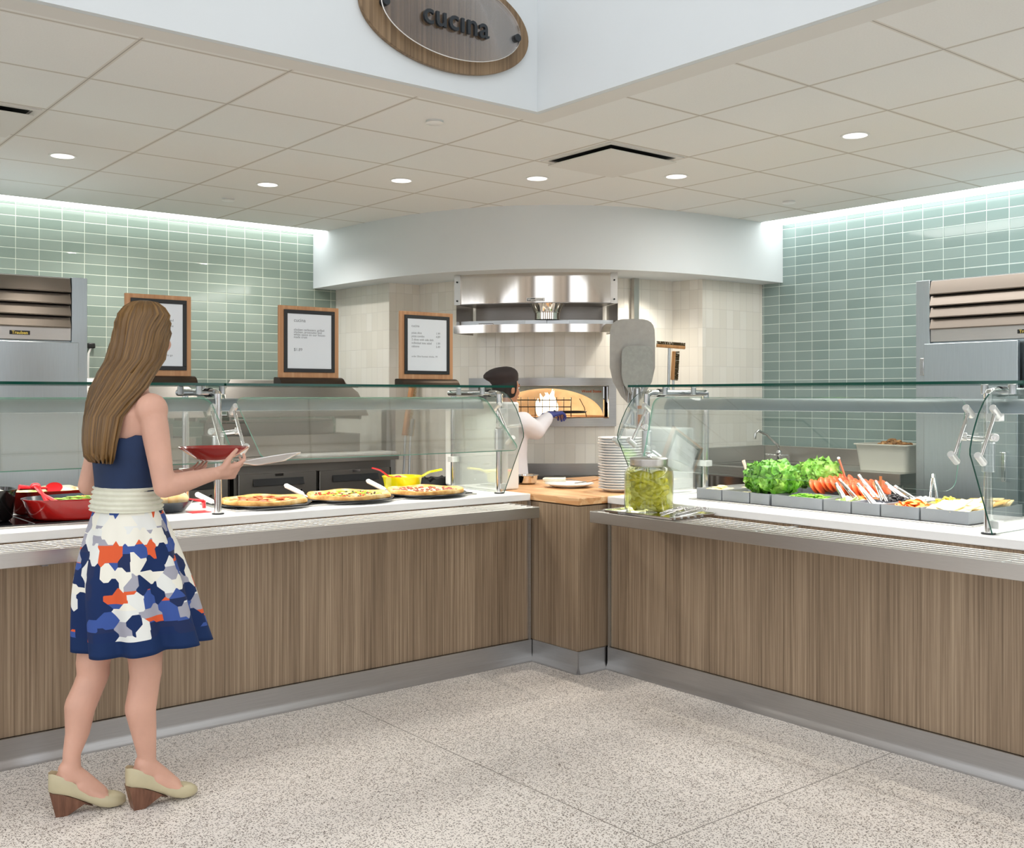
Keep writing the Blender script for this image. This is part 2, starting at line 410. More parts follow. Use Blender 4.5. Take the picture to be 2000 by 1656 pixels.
# baseboards of steel under the counters, with a cove foot
def kick(name, a, b, out, lab):
    prof = [(0,.0),(.022,0),(.022,.012),(.012,.03),(.0105,.045),(.0105,.118),(0,.118)]
    m = M(); r = [[(p[0]+out[0]*d, p[1]+out[1]*d, z) for d, z in prof] for p in (a, b)]
    m.rings(r); m.box(0,0,0,0,0,0) if 0 else None
    o = struct(name, m, MT['steelm'], lab, 'baseboard', base=(a[0],a[1],0), smooth=30); return o
kick('baseboard_left', (-2,4.378), (3.66,4.378), (0,-1), 'steel baseboard under the pizza counter')
kick('baseboard_right', (3.872,3.985), (3.872,-2), (-1,0), 'steel baseboard under the salad counter')
kick('baseboard_corner', (3.674,4.37), (3.674,4.0), (-1,0), 'steel baseboard on the left face of the corner cabinet')
kick('baseboard_corner_return', (3.667,4.006), (3.865,4.006), (0,-1), 'steel baseboard on the right face of the corner cabinet')

# ================================================================== CEILING FITTINGS
def fitting(name, lab, cat, x, y, r, lens, group, ring='white', drop=.006):
    t = thing(name, lab, cat, (x, y, ZC-.004), group=group)
    obj('trim_ring', M().lathe([(r*.99,0),(r*1.16,0),(r*1.18,.003),(r*.98,.003)], (x,y,ZC-.004), 36, cap0=False, cap1=False), MT[ring], t)
    obj('lens', M().lathe([(.001,.0005),(r,.0005),(r,.003),(.001,.003)], (x,y,ZC-.004), 36), lens, t)
    return t
LAMPS = [(1.61,5.745,'first recessed round downlight from the left end of the row'), (2.777,5.756,'second recessed round downlight from the left end of the row'),
         (3.331,5.158,'third recessed round downlight from the left, left of the square air diffuser'), (3.91,4.617,'fourth recessed round downlight, just behind the square air diffuser'),
         (4.494,4.074,'fifth recessed round downlight from the left, just right of the square air diffuser'), (4.46,2.893,'recessed round downlight alone above the salad counter')]
for x, y, lab in LAMPS: fitting('downlight', lab, 'light', x, y, .058, MT['lamp'], 'recessed ceiling downlights')
for x, y, lab in ((2.732,3.95,'white round sprinkler cap under the wooden oval sign'), (2.783,6.331,'small white round sprinkler cap between the first two downlights'),
                  (5.638,4.141,'small white round sprinkler cap near the right end of the curved fascia')):
    t = thing('ceiling_sprinkler_cap', lab, 'sprinkler cap', (x, y, ZC-.012), group='round sprinkler caps in the ceiling')
    obj('collar', M().lathe([(.036,.004),(.040,.012),(.036,.012)], (x,y,ZC-.012), 30, cap0=False, cap1=False), MT['knob'], t)
    obj('cover', M().lathe([(.001,0),(.038,0),(.042,.003),(.040,.006),(.001,.006)], (x,y,ZC-.014), 30), MT['white'], t)
for x0, y0, lab in ((3.608,3.70,'square white ceiling air diffuser with dark slots above the oven counter'), (.724,4.853,'square white ceiling air diffuser at the left edge above the pizza counter')):
    t = thing('air_diffuser', lab, 'vent', (x0+.288, y0+.288, ZC-.03), group='square ceiling air diffusers')
    obj('neck', M().box(x0+.06,x0+.517,y0+.06,y0+.517,ZC-.003,ZC-.001), MT['darkgap'], t)  # flat dark sheet in place of the shaded opening above the plate
    obj('plate', M().box(x0+.048,x0+.529,y0+.048,y0+.529,ZC-.032,ZC-.024), MT['trimpaint'], t, bevel=.003)
    m = M()
    for a, b in (((x0+.02,x0+.557),(y0+.02,y0+.05)), ((x0+.02,x0+.557),(y0+.527,y0+.557)), ((x0+.02,x0+.05),(y0+.05,y0+.527)), ((x0+.527,x0+.557),(y0+.05,y0+.527))):
        m.box(a[0],a[1],b[0],b[1],ZC-.006,ZC-.0005)
    obj('frame', m, MT['trimpaint'], t)

# ================================================================== OVAL SIGN
t = thing('oval_sign', 'oval wooden sign with black raised lettering on the white bulkhead', 'sign', (2.50,3.525,2.985))
def oval(m, cx, cz, a, b, y0, y1, n=72):
    return m.rings([[(cx+a*math.cos(2*PI*k/n), y, cz+b*math.sin(2*PI*k/n)) for k in range(n)] for y in (y0, y1)])
obj('backboard', oval(M(), 2.50,2.987,.423,.212,3.528,3.508), MT['woodsign'], t, bevel=.002)
obj('clear_panel', oval(M(), 2.507,2.99,.348,.166,3.488,3.482), MT['acrylic'], t)
n_ = 72
obj('panel_edge', M().rings([[(2.507+(.348+e)*math.cos(2*PI*k/n_), y, 2.99+(.166+e)*math.sin(2*PI*k/n_)) for k in range(n_)] for e, y in ((.0,3.488),(.002,3.4865),(.002,3.4835),(.0,3.482))], False, False), MT['whiteplastic'], t)
for px, pz in ((2.178,2.979), (2.838,2.977)):
    obj('standoff', M().cyl((px,3.507,pz),(px,3.474,pz),.0165,n=20), MT['signblack'], t, bevel=.002)
RX = Matrix.Rotation(PI/2, 4, 'X')
o = obj('lettering', M().text('cuc\u0131na', .122, Matrix.Translation((2.512,3.4755,2.936)) @ RX, .006, 'CENTER', 1.08, .0015), MT['signblack'], t)

# ================================================================== COUNTERS
def panel_grain(name, m, lab, cat):
    return tag(obj(name, m, MT['wood'], None, None, bevel=.0015), lab, cat)
t = thing('pizza_counter', 'long wood veneer counter front under the pizza side', 'counter', (1.2,4.9,0))
obj('front_panel', M().box(-2,3.648,4.388,4.406,.118,.872), MT['wood'], t)
obj('carcass', M().box(-2,3.648,4.406,5.05,.0,.872), MT['blackmetal'], t)
obj('edge_strip', M().box(3.649,3.660,4.374,4.40,.118,.872), MT['alul'], t)
t = thing('salad_counter', 'long wood veneer counter front under the salad bar', 'counter', (4.2,1.2,0))
obj('front_panel', M().box(3.880,3.898,-2,3.975,.118,.872), MT['wood'], t)
obj('carcass', M().box(3.898,4.60,-2,3.975,.0,.872), MT['blackmetal'], t)
obj('edge_strip', M().box(3.866,3.892,3.977,3.987,.118,.872), MT['alul'], t)
t = thing('corner_cabinet', 'wood veneer corner cabinet under the butcher block', 'cabinet', (4.0,4.4,0))
obj('carcass', M().box(3.676,4.70,4.012,5.04,.0,.118).box(3.90,4.72,4.06,5.04,.118,.868), MT['blackmetal'], t)
obj('left_panel', M().box(3.672,3.69,4.008,4.52,.118,.868), MT['wood'], t)
obj('right_panel', M().box(3.6905,3.90,4.008,4.026,.118,.868), MT['wood'], t)
# worktops
tag(obj('worktop', M().box(-2,3.655,4.37,5.07,.874,.911), MT['white'], None, None, bevel=.004), 'white solid surface worktop carrying the pizzas', 'worktop')
tag(obj('worktop', M().box(3.87,4.62,-2,3.995,.874,.911), MT['white'], None, None, bevel=.004), 'white solid surface worktop carrying the salad bar', 'worktop')
m = M(); poly = [(3.668,4.003),(3.862,4.003),(4.05,4.0),(4.40,4.0),(4.80,4.45),(4.78,5.06),(4.22,5.06),(3.668,4.62)]
m.prism(poly, lambda a, b, d: (a, b, d), .8735, .912)
tag(obj('butcher_block', m, MT['butcher'], None, None, bevel=.004), 'golden butcher block top filling the corner between the counters', 'worktop')
# tray rails
def rail(name, lab, along, a0, a1, b_in, b_out, ticks):
    """open tray slide: flat outer bar, inner bar, four round bars, cross bars"""
    f = (lambda a, b: (a, b)) if along == 'x' else (lambda a, b: (b, a))
    t = thing(name, lab, 'tray rail', f((a0+a1)/2, (b_in+b_out)/2) + (.82,))
    def bx(m, a, b, z0, z1):
        p, q = f(a[0], b[0]), f(a[1], b[1])
        return m.box(min(p[0],q[0]),max(p[0],q[0]),min(p[1],q[1]),max(p[1],q[1]),z0,z1)
    obj('front_bar', bx(M(), (a0,a1), (b_out,b_out+.006), .820,.876), MT['steelh'], t, bevel=.002)
    obj('end_bar', bx(M(), (a1-.005,a1) if along == 'x' else (a1,a1+.005), (b_out+.006,b_in-.002), .836,.876), MT['steelh'], t)
    for k in range(5):
        b = b_out + .052 + k*.048
        obj('slide_bar', M().cyl(f(a0+.002,b)+(.868,), f(a1,b)+(.868,), .0075, n=10), MT['steelh'], t)
    for x in ticks:
        obj('cross_bar', bx(M(), (x-.005,x+.005), (b_out+.006,b_in-.004), .832,.872), MT['alul'], t)
        obj('bracket', bx(M(), (x-.012,x+.012), (b_in-.03,b_in+.012), .775,.833), MT['steel'], t)
rail('tray_rail', 'stainless tray rail of parallel bars along the pizza counter', 'x', -2, 3.466, 4.366, 4.073, (.2,1.15,2.26,3.2))
rail('tray_rail', 'stainless tray rail of parallel bars along the salad counter', 'y', -2, 3.77, 3.866, 3.532, (.6,1.74,2.79,3.6))

# ================================================================== SNEEZE GUARDS
def guard(name, lab, F, posts, backs, shelf, panes, ends, light):
    """F maps (along, across, z) to the room; across grows away from the guests"""
    t = thing(name, lab, 'sneeze guard', F(sum(posts)/len(posts), .12, .911))
    G = [MT['glass'], MT['glassedge']]
    for p in posts:
        obj('post', M().cyl(F(p,.12,.912), F(p,.12,1.452), .0165, n=20), MT['chrome'], t)
        obj('foot', M().lathe([(.001,0),(.027,0),(.027,.005),(.001,.006)], F(p,.12,.911), 24), MT['blackmetal'], t)
        obj('collar', M().cyl(F(p,.12,1.150), F(p,.12,1.262), .0245, n=24), MT['alul'], t, bevel=.002)
        obj('arm', M().tube([F(p,.12,1.44),F(p,.125,1.452),F(p,.15,1.458),F(p,.585,1.458)], .0165, 16), MT['chrome'], t)
        obj('arm_joint', M().cyl(F(p,.205,1.458), F(p,.245,1.458), .021, n=20), MT['blackmetal'], t)
        for s in (-1, 1):
            if not any(a < p+s*.06 < b for a, b in shelf): continue
            for w in (.20, .42):
                st = obj('standoff', M().cyl(F(p+s*.055,w,1.448), F(p+s*.055,w,1.487), .014, n=18), MT['alul'], t, bevel=.002)
            obj('standoff_plate', M().cyl(F(p,.20,1.455), F(p+s*.058,.20,1.455), .009, n=10), MT['alul'], t)
        for s in (-1, 1):
            q = p + s*.052
            if not any(a-.15 < q < b+.15 for a, b, *_ in panes): continue
            obj('bracket', M().tube([F(q,.072,1.385), F(q,-.045,1.205)], .0075, 10), MT['chrome'], t)
            obj('pivot', M().cyl(F(p,.115,1.272), F(q+s*.012,.03,1.285), .009, n=12), MT['chrome'], t)
            for ac, z in ((.068,1.385), (-.046,1.21)):
                obj('knob', M().cyl(F(q,ac+.028,z-.02), F(q,ac-.022,z+.014), .0135, n=18), MT['knob'], t, bevel=.002)
            obj('knob', M().cyl(F(q-s*.004,.05,1.285), F(q+s*.018,.04,1.285), .015, n=18), MT['knob'], t, bevel=.002)
    for p in backs:
        obj('back_post', M().cyl(F(p,.585,.912), F(p,.585,1.462), .0165, n=20), MT['chrome'], t)
        c = F(p,.585,1.075); obj('clip', M().cbox((c[0]+.0,c[1],c[2]), (.05,.05,.032)), MT['knob'], t, bevel=.002)
    for a, b in shelf:
        m = M(); m.box(*sorted((F(a,0,0)[0],F(b,.60,0)[0])), *sorted((F(a,0.03,0)[1],F(b,.60,0)[1])), 1.487, 1.498) if 0 else None
        c = [F(a,.03,0),F(b,.03,0),F(b,.60,0),F(a,.60,0)]
        ids0 = [m.add((x,y,1.487)) for x,y,_ in c]; ids1 = [m.add((x,y,1.4985)) for x,y,_ in c]
        m.face(ids0[::-1]); m.face(ids1); m.cur = 1
        for k in range(4): m.face((ids0[k],ids0[(k+1)%4],ids1[(k+1)%4],ids1[k]))
        obj('glass_shelf', m, G, t, smooth=None)
    for a, b, ac1, z1 in panes:
        ac0, z0 = .08, 1.436; L = math.hypot(ac1-ac0, z1-z0); dx, dz = (ac1-ac0)/L, (z1-z0)/L; r = .045
        out = []
        for cx, cy, a0 in ((b-r, r, 90), (b-r, L-r, 0), (a+r, L-r, -90), (a+r, r, -180)):
            for k in range(7):
                g = math.radians(a0 - k*15); out.append((cx + r*math.cos(g), cy - r*math.sin(g)))
        nrm = (-dz, dx); m = M()
        pos = lambda u, w, d: F(u, ac0+dx*w+nrm[0]*d, z0+dz*w+nrm[1]*d)
        i0 = [m.add(pos(u,w,0)) for u,w in out]; i1 = [m.add(pos(u,w,.006)) for u,w in out]; k_ = len(out)
        m.face(i0); m.face(i1[::-1]); m.cur = 1
        for k in range(k_): m.face((i0[k],i0[(k+1)%k_],i1[(k+1)%k_],i1[k]))
        obj('front_glass', m, [MT['glass'], MT['edgelight']], t, smooth=None)
    for al in ends:
        c = [(.585,.913),(.10,.913),(-.055,1.200),(-.068,1.222),(-.068,1.245),(-.055,1.285),(-.035,1.325),(-.005,1.375),(.035,1.42),(.075,1.450),(.115,1.466),(.17,1.47),(.585,1.47)]
        m = M(); i0 = [m.add(F(al,w,z)) for w,z in c]; i1 = [m.add(F(al+.006,w,z)) for w,z in c]; k_ = len(c)
        m.face(i0); m.face(i1[::-1]); m.cur = 1
        for k in range(k_): m.face((i0[k],i0[(k+1)%k_],i1[(k+1)%k_],i1[k]))
        obj('end_glass', m, G, t, smooth=None)
        for z in (.95, 1.36):
            c_ = F(al+.002,.125,z); obj('clip', M().cbox(c_, (.045,.045,.03)), MT['knob'], t, bevel=.002)
    a, b = light
    m = M(); prof = [(.27-.055*math.cos(PI/2*k/6), 1.372+.058*math.sin(PI/2*k/6)) for k in range(7)] + [(.40,1.430),(.40,1.372)]
    m.rings([[F(al,w,z) for w,z in prof] for al in (a, a+.001, b-.001, b)])
    obj('lamp_housing', m, MT['housing'], t, smooth=50)
    m = M(); c = [F(a+.02,.225,1.3715),F(b-.02,.225,1.3715),F(b-.02,.39,1.3715),F(a+.02,.39,1.3715)]; m.quad(c)
    obj('lamp_lens', m, MT['warmtube'], t)
    return t
MT['housing'] = plain('blue_grey_housing', rgb(142,154,160), .42, .45, .04)
MT['edgelight'] = plain('pale_glass_edge', rgb(120,168,150), .1, 0, .1)
MT['warmtube'] = glow('lamp_lens', (1., .95, .86), 2.6)
FL = lambda a, w, z: (a, 4.37+w, z)
FR = lambda a, w, z: (3.832+w, a, z)
guard('sneeze_guard', 'glass sneeze guard with steel posts over the pizza counter', FL, (1.925,3.532), (3.56,1.96), [(-1.2,1.915),(1.925,3.565)], [(-1.2,1.868,-.215,1.166),(1.985,3.405,-.215,1.166)], (3.546,), (-1.2,3.50))
guard('sneeze_guard', 'glass sneeze guard with steel posts over the salad bar', FR, (1.983,3.788), (3.79,), [(1.81,3.835)], [(2.05,3.70,-.012,1.076)], (1.955,3.808), (1.2,3.755))
# ================================================================== MENU SIGNS on the glass shelf
ZS_ = 1.4985
def menu(x0, x1, z1, lab, lines, cy=4.75):
    t = thing('menu_sign', lab, 'sign', ((x0+x1)/2, cy, ZS_), group='framed menu signs on the glass shelf')
    w = x1-x0; z0 = ZS_+.032
    obj('wood_board', M().box(x0,x1,cy,cy+.016,z0,z1), MT['bamboo'], t, bevel=.002)
    bw = w*.075; bx0, bx1, bz0, bz1 = x0+bw, x1-bw, z0+.030, z1-.02
    m = M(); fr = .019
    m.box(bx0,bx1,cy-.006,cy-.0005,bz0,bz0+fr).box(bx0,bx1,cy-.006,cy-.0005,bz1-fr,bz1).box(bx0,bx0+fr,cy-.006,cy-.0005,bz0+fr,bz1-fr).box(bx1-fr,bx1,cy-.006,cy-.0005,bz0+fr,bz1-fr)
    obj('black_frame', m, MT['black'], t, bevel=.001)
    p = obj('printed_sheet', M().box(bx0+fr,bx1-fr,cy-.003,cy-.001,bz0+fr,bz1-fr), MT['paper'], t)
    m = M(); W = bx1-bx0-2*fr; H = bz1-bz0-2*fr
    for u, v, size, s in lines:
        m.text(s, size, Matrix.Translation((bx0+fr+W*u, cy-.0036, bz1-fr-H*v)) @ RX)
    obj('lettering', m, MT['inkgrey'], p, smooth=None)
    # curved bronze foot
    m = M(); pr = [(-.052,0),(-.046,.012),(-.034,.026),(-.016,.034),(.004,.036),(.028,.036),(.034,.03),(.034,0)]
    m.rings([[(x, cy+a, ZS_+.0005+b) for a, b in pr] for x in (x0-.012, x0-.002, x1+.002, x1+.012)])
    obj('foot', m, MT['bronze'], t)
menu(1.600,1.905,1.905,'wood framed menu sign partly hidden by the shopper\'s hair', [(.12,.13,.022,'cucina'),(.12,.28,.0155,'antipasto: sliced roasted'),(.12,.325,.0155,'vegetables and freshly'),(.12,.37,.0155,'baked bread from stone'),(.12,.415,.0155,'oven with olive paste'),(.12,.60,.018,'$1.99'),(.12,.84,.0135,'ask us about catering to go')])
menu(2.352,2.686,1.892,'wood framed menu sign in the middle, four lines and a price', [(.14,.15,.026,'cucina'),(.14,.31,.0165,'chicken carbonara: grilled'),(.14,.355,.0165,'chicken, prosciutto and'),(.14,.40,.0165,'white sauce on our house-'),(.14,.445,.0165,'made crust'),(.14,.68,.021,'$1.89')])
menu(3.060,3.408,1.900,'wood framed price list sign nearest the oven', [(.10,.16,.020,'cucina'),(.10,.29,.0165,'pizza slice'),(.72,.29,.0165,'1.99'),(.10,.355,.0165,'pizza combo'),(.72,.355,.0165,'4.89'),(.10,.42,.0165,'2 slices with side dish'),(.10,.485,.0165,'individual toss salad'),(.72,.485,.0165,'1.99'),(.10,.55,.0165,'calzone'),(.72,.55,.0165,'5.49'),(.10,.74,.0135,'order 20oz fountain drinks, .99')])

# ================================================================== PIZZA OVEN (local frame: x right, y inwards, z up)
AO = -PI/4; C0 = ell(math.radians(45.5))
def loc(v): d = Vector((v.x-C0.x, v.y-C0.y)); return Vector((d.x*.70711-d.y*.70711, d.x*.70711+d.y*.70711, v.z))
t = thing('pizza_oven', 'stone hearth pizza oven with steel framed opening and flame', 'oven', (C0.x,C0.y,0), AO)
TA, TB = math.radians(22.3), math.radians(68.0)
def band(m, ta, tb, z0, z1, s0, s1, k=18):
    rs = []
    for i in range(k+1):
        a = ta+(tb-ta)*i/k; p, q = loc(ell(a,s0)), loc(ell(a,s1))
        rs.append([(p.x,p.y,z0),(q.x,q.y,z0),(q.x,q.y,z1),(p.x,p.y,z1)])
    return m.rings(rs)
m = M()
band(m, TA, TB, 1.515, 1.570, .001, .022); band(m, TA, TB, 1.228, 1.285, .001, .022)
band(m, TA, T0, 1.285, 1.515, .001, .022, 3); band(m, T1, TB, 1.285, 1.515, .001, .022, 3)
obj('steel_frame', m, MT['steelm'], t)
obj('lower_trim', band(M(), math.radians(16), math.radians(74), .885, .965, .001, .03), MT['steelm'], t)
obj('base_skirt', band(M(), math.radians(16), math.radians(74), .56, .875, .001, .012), MT['steeld'], t)
# sleeve of the opening
m = M(); pl, pr_ = loc(ell(T0)), loc(ell(T1))
m.box(pl.x-.03,pl.x,pl.y+.012,.50,OZ0-.02,OZ1+.02).box(pr_.x,pr_.x+.03,pr_.y+.012,.50,OZ0-.02,OZ1+.02)
m.box(pl.x-.03,pr_.x+.03,.085,.50,OZ1,OZ1+.03)
MT['ovenbrown'] = plain('dark_oven_brown', rgb(52,36,24), .6)
MT['brick'] = mottled('fire_brick', [rgb(222,200,170), rgb(238,222,196)], 9, .85)
MT['hearth'] = mottled('oven_hearth', [rgb(92,64,40), rgb(140,100,62)], 14, .8)
MT['plate'] = mottled('grey_green_plate', [rgb(184,194,184), rgb(206,214,204)], 22, .6)
MT['flame'] = glow('flame', (1., .84, .58), 5.)
m.box(.432,.44,.172,1.0,OZ0-.02,OZ1+.03)  # added wall behind the plate, blocking firelight from the side slot
obj('sleeve_and_light_block', m, MT['ovenbrown'], t)
obj('hearth', M().box(-.47,.49,.066,1.05,OZ0-.03,OZ0+.004), MT['hearth'], t)
# arched face plate
ax, aw, ah, yp = .02, .405, .205, .15
m = M(); k = 28; arc = [(ax-aw*math.cos(PI*i/k), OZ0+.004+ah*math.sin(PI*i/k)) for i in range(k+1)]
X0_, X1_ = -.42, .425
for y in (yp, yp+.02):
    for (a, b) in zip(arc, arc[1:]):
        m.poly([(a[0],y,a[1]),(b[0],y,b[1]),(b[0],y,OZ1+.01),(a[0],y,OZ1+.01)])
    for a, b in ((X0_, arc[0][0]), (arc[-1][0], X1_)): m.poly([(a,y,OZ0+.004),(b,y,OZ0+.004),(b,y,OZ1+.01),(a,y,OZ1+.01)])
for a, b in zip(arc, arc[1:]): m.poly([(a[0],yp,a[1]),(b[0],yp,b[1]),(b[0],yp+.02,b[1]),(a[0],yp+.02,a[1])])
fp = obj('face_plate', m, MT['plate'], t)
MT['orangeletters'] = plain('orange_letters', rgb(214,110,40), .5)
obj('lettering', M().text('Wood Stone', .026, Matrix.Translation((.27,yp-.003,1.468)) @ RX, .001, sp=1.05, bold=.0006), MT['orangeletters'], fp, smooth=None)
# dome interior
m = M()
def dome(u, v):
    a = PI*u; y = yp+.02 + .80*v
    s = math.sqrt(max(0., 1-(max(0., v-.35)/.65)**2)) if v > .35 else 1.
    return (ax - (aw+.06)*math.cos(a)*max(s,.02), y, OZ0+.004 + (ah+.06)*math.sin(a)*max(s,.02))
m.grid(dome, 24, 14)
obj('brick_dome', m, MT['brick'], t)
m = M()
rf = random.Random(9)
for k in range(15):
    x = rf.gauss(.0,.045); h = rf.uniform(.13,.215)-abs(x)*.5; r = rf.uniform(.016,.03); y = .60+rf.uniform(-.05,.05); ph = rf.random()*6
    m.tube([(x+.022*q*math.sin(q*4+ph), y+.012*math.sin(q*5+ph*2), OZ0+.006+h*q) for q in (0,.15,.35,.55,.75,.9,1)], [r*.6,r,r*1.05,r*.85,r*.55,r*.25,.002], 10)
obj('flame', m, MT['flame'], t)
m = M()
for z in (OZ0+.075, OZ0+.125): m.cyl((-.28,.235,z),(.19,.235,z),.0035,n=8)
for i in range(10): m.cyl((-.28+.0522*i,.235,OZ0+.004),(-.28+.0522*i,.235,OZ0+.145),.0025 if i % 9 else .0035,n=8)
obj('spark_guard', m, MT['blackmetal'], t)
obj('brick_seam', M().tube([(.30,yp+.12,OZ0+.004),(.285,yp+.125,OZ0+.07),(.25,yp+.13,OZ0+.135)], .003, 6), MT['ovenbrown'], t)

# ================================================================== HOOD
t = thing('exhaust_hood', 'curved stainless exhaust hood above the pizza oven', 'hood', (C0.x,C0.y,0), AO)
H0, H1 = math.radians(25.8), math.radians(62.6)
m = M(); band(m, H0, H1, 2.078, 2.279, .296, .300, 28)
b = obj('fascia_band', m, MT['hood'], t, smooth=60)
for a, c in ((math.radians(24.2),H0), (H1,math.radians(64.2))):
    br = obj('end_bracket', band(M(), a, c, 2.072, 2.279, .290, .309, 3), MT['steelh'], t)
    for z in (2.10, 2.23):
        p = loc(ell((a+c)/2, .309)); d = Vector((p.x*.2, -1, 0)).normalized()
        obj('bolt', M().cyl((p.x,p.y,z),(p.x+d.x*.006,p.y+d.y*.006,z),.006,n=10), MT['blackmetal'], br)
obj('lower_rim', band(M(), H0-.035, H1+.04, 1.876, 1.932, .27, .30, 28), MT['hood'], t, smooth=60)
sa, sb = H0-.035, H1+.04
for a in (sa, sb):
    m = M()
    p, q, r_ = loc(ell(a,.30)), loc(ell(a,.02)), loc(ell(a,.26))
    m.poly([(p.x,p.y,1.876),(q.x,q.y,1.876),(q.x,q.y,2.078),(r_.x,r_.y,2.078),(r_.x,r_.y,1.932),(p.x,p.y,1.932)])
    obj('side_panel', m, MT['steelh'], t)
obj('back_panel', band(M(), H0-.02, H1+.02, 1.93, 2.279, .006, .016, 20), MT['steeld'], t)
obj('top_panel', band(M(), H0-.02, H1+.02, 2.072, 2.077, .016, .296, 20), MT['steeld'], t)
obj('trough', band(M(), H0-.03, H1+.03, 1.90, 1.965, .20, .206, 20), MT['alul'], t)
pc = loc(ell(math.radians(46.5), .20))
obj('duct_collar', M().lathe([(.088,1.965),(.088,2.01),(.094,2.012),(.094,2.018),(.12,2.072)], (pc.x+.02,pc.y,0), 32, cap0=False, cap1=False), MT['hood'], t)
obj('filter_box', M().box(pc.x-.13,pc.x+.02,pc.y-.05,pc.y+.07,1.905,1.962).box(pc.x+.0205,pc.x+.17,pc.y-.05,pc.y+.07,1.903,1.960), MT['alul'], t, bevel=.002)
pl = loc(ell(math.radians(31), .2))
obj('hood_lamp', M().box(pl.x-.05,pl.x+.06,pl.y-.03,pl.y+.03,1.915,1.945), MT['chrome'], t, bevel=.006)
p = loc(ell(math.radians(44.6), .302)); m = M().box(p.x-.062,p.x+.062,p.y-.004,p.y+.003,2.084,2.108)
bd = obj('name_plate', m, MT['white'], t)
obj('plate_field', M().box(p.x-.058,p.x+.001,p.y-.0055,p.y-.0042,2.0865,2.1055), MT['black'], bd)
obj('lettering', M().text('Wood', .021, Matrix.Translation((p.x-.0555,p.y-.0065,2.0895)) @ RX, sp=1.0, bold=.0006), MT['white'], bd, smooth=None)
obj('lettering', M().text('STONE', .0155, Matrix.Translation((p.x+.005,p.y-.006,2.0905)) @ RX, sp=.96), MT['black'], bd, smooth=None)
# flue post right of the hood
tag(obj('pilaster_post', M().box(5.335,5.385,5.235,5.262,1.86,ZF), MT['steelh'], None, None), 'narrow vertical steel strip on the tiles right of the hood', 'steel strip')

# ================================================================== FRIDGES
def fridge(name, lab, F, w, d, plate_u, doors):
    """F maps (along front, into the fridge, z)"""
    t = thing(name, lab, 'refrigerator', F(w/2, d/2, 0))
    def bx(m, u0, u1, v0, v1, z0, z1):
        a, b = F(u0,v0,z0), F(u1,v1,z1)
        return m.box(min(a[0],b[0]),max(a[0],b[0]),min(a[1],b[1]),max(a[1],b[1]),z0,z1)
    T_ = 2.11
    obj('cabinet', bx(M(),0,w,.03,d,.12,T_), MT['fridge'], t, bevel=.003)
    obj('stile', bx(M(),0,.085,.0,.03,.12,T_), MT['fridge'], t, bevel=.002)
    obj('stile', bx(M(),w-.085,w,.0,.03,.12,T_), MT['fridge'], t, bevel=.002)
    obj('kick_plate', bx(M(),.02,w-.02,.05,d-.03,.0,.12), MT['blackmetal'], t)
    obj('header', bx(M(),.0865,w-.0865,.006,.029,1.752,1.832), MT['steelh'], t, bevel=.002)
    obj('grille_well', bx(M(),.0865,w-.0865,.026,.0295,1.833,T_-.002), MT['darkgap'], t)
    for k in range(4):
        z1 = T_-.004-k*.0665-(.018 if k else 0); z0 = z1-(.084 if k == 0 else .066)
        m = M(); q = [(.018,z1),(.004,z1-.006),(-.016,z0+.006),(-.012,z0),(-.004,z0+.004),(.022,z1-.014)]
        u0, u1 = .092, w-.092
        m.rings([[F(u,v,z) for v, z in q] for u in (u0,u1)])
        obj('louver', m, MT['louver'], t)
    c = F(plate_u, .0045, 0); a = F(plate_u-.05,.0045,0); b = F(plate_u+.05,.0055,0)
    pl = obj('name_plate', bx(M(),plate_u-.052,plate_u+.052,.002,.0058,1.778,1.800), MT['black'], t)
    T = Matrix.Translation(F(plate_u,.0012,1.7815)) @ (Matrix.Rotation(F.rot,4,'Z') @ RX)
    obj('lettering', M().text('Traulsen', .0235, T, .0004, 'CENTER', 1.0, .0006), MT['gold'], pl, smooth=None)
    for u0, u1, hs in doors:
        dr = obj('door', bx(M(),u0,u1,-.030,-.002,.18,1.742), MT['fridge'], t, bevel=.004)
        u = u0-.012 if hs < 0 else u1+.012
        if hs: obj('hinge', bx(M(),u-.012,u+.012,-.03,-.001,1.56,1.66), MT['chrome'], dr, bevel=.002)
        hu = u1-.06 if hs < 0 else u0+.06
        obj('handle', bx(M(),hu-.013,hu+.013,-.07,-.031,.98,1.14), MT['chrome'], dr, bevel=.006)
    return t
MT['louver'] = steel('louver_steel', (.25,.22,.195), .36, (1,1,140), .03, .04)
def FLf(u, v, z): return (u, 6.14+v, z)
FLf.rot = 0.
def FRf(u, v, z): return (5.66+v, 3.27-u, z)
FRf.rot = -PI/2
W_ = 1.32
FLq = lambda u, v, z: (1.855-W_+u, 6.14+v, z)
FLq.rot = 0.
fridge('refrigerator', 'tall stainless two door refrigerator behind the pizza counter', FLq, W_, .84, W_-.356, ((.055,.63,0),(.66,W_-.055,0)))
fridge('refrigerator', 'tall stainless two door refrigerator behind the salad counter', FRf, W_, .735, .640, ((.065,.605,-1),(.640,W_-.055,0)))
# wall plug with its cord
t = thing('wall_cord', 'pale cord with a black plug on the green tiles beside the refrigerator', 'cord', (2.10,7.31,1.2))
q = [P(178,678,Y=7.31), P(173,690,Y=7.31), P(172,720,Y=7.31), P(172,775,Y=7.31)]
obj('cord', M().tube(q, .007, 8), MT['trimpaint'], t)
obj('plug', M().cbox(P(178,675,Y=7.312), (.05,.03,.035)), MT['black'], t, bevel=.006)

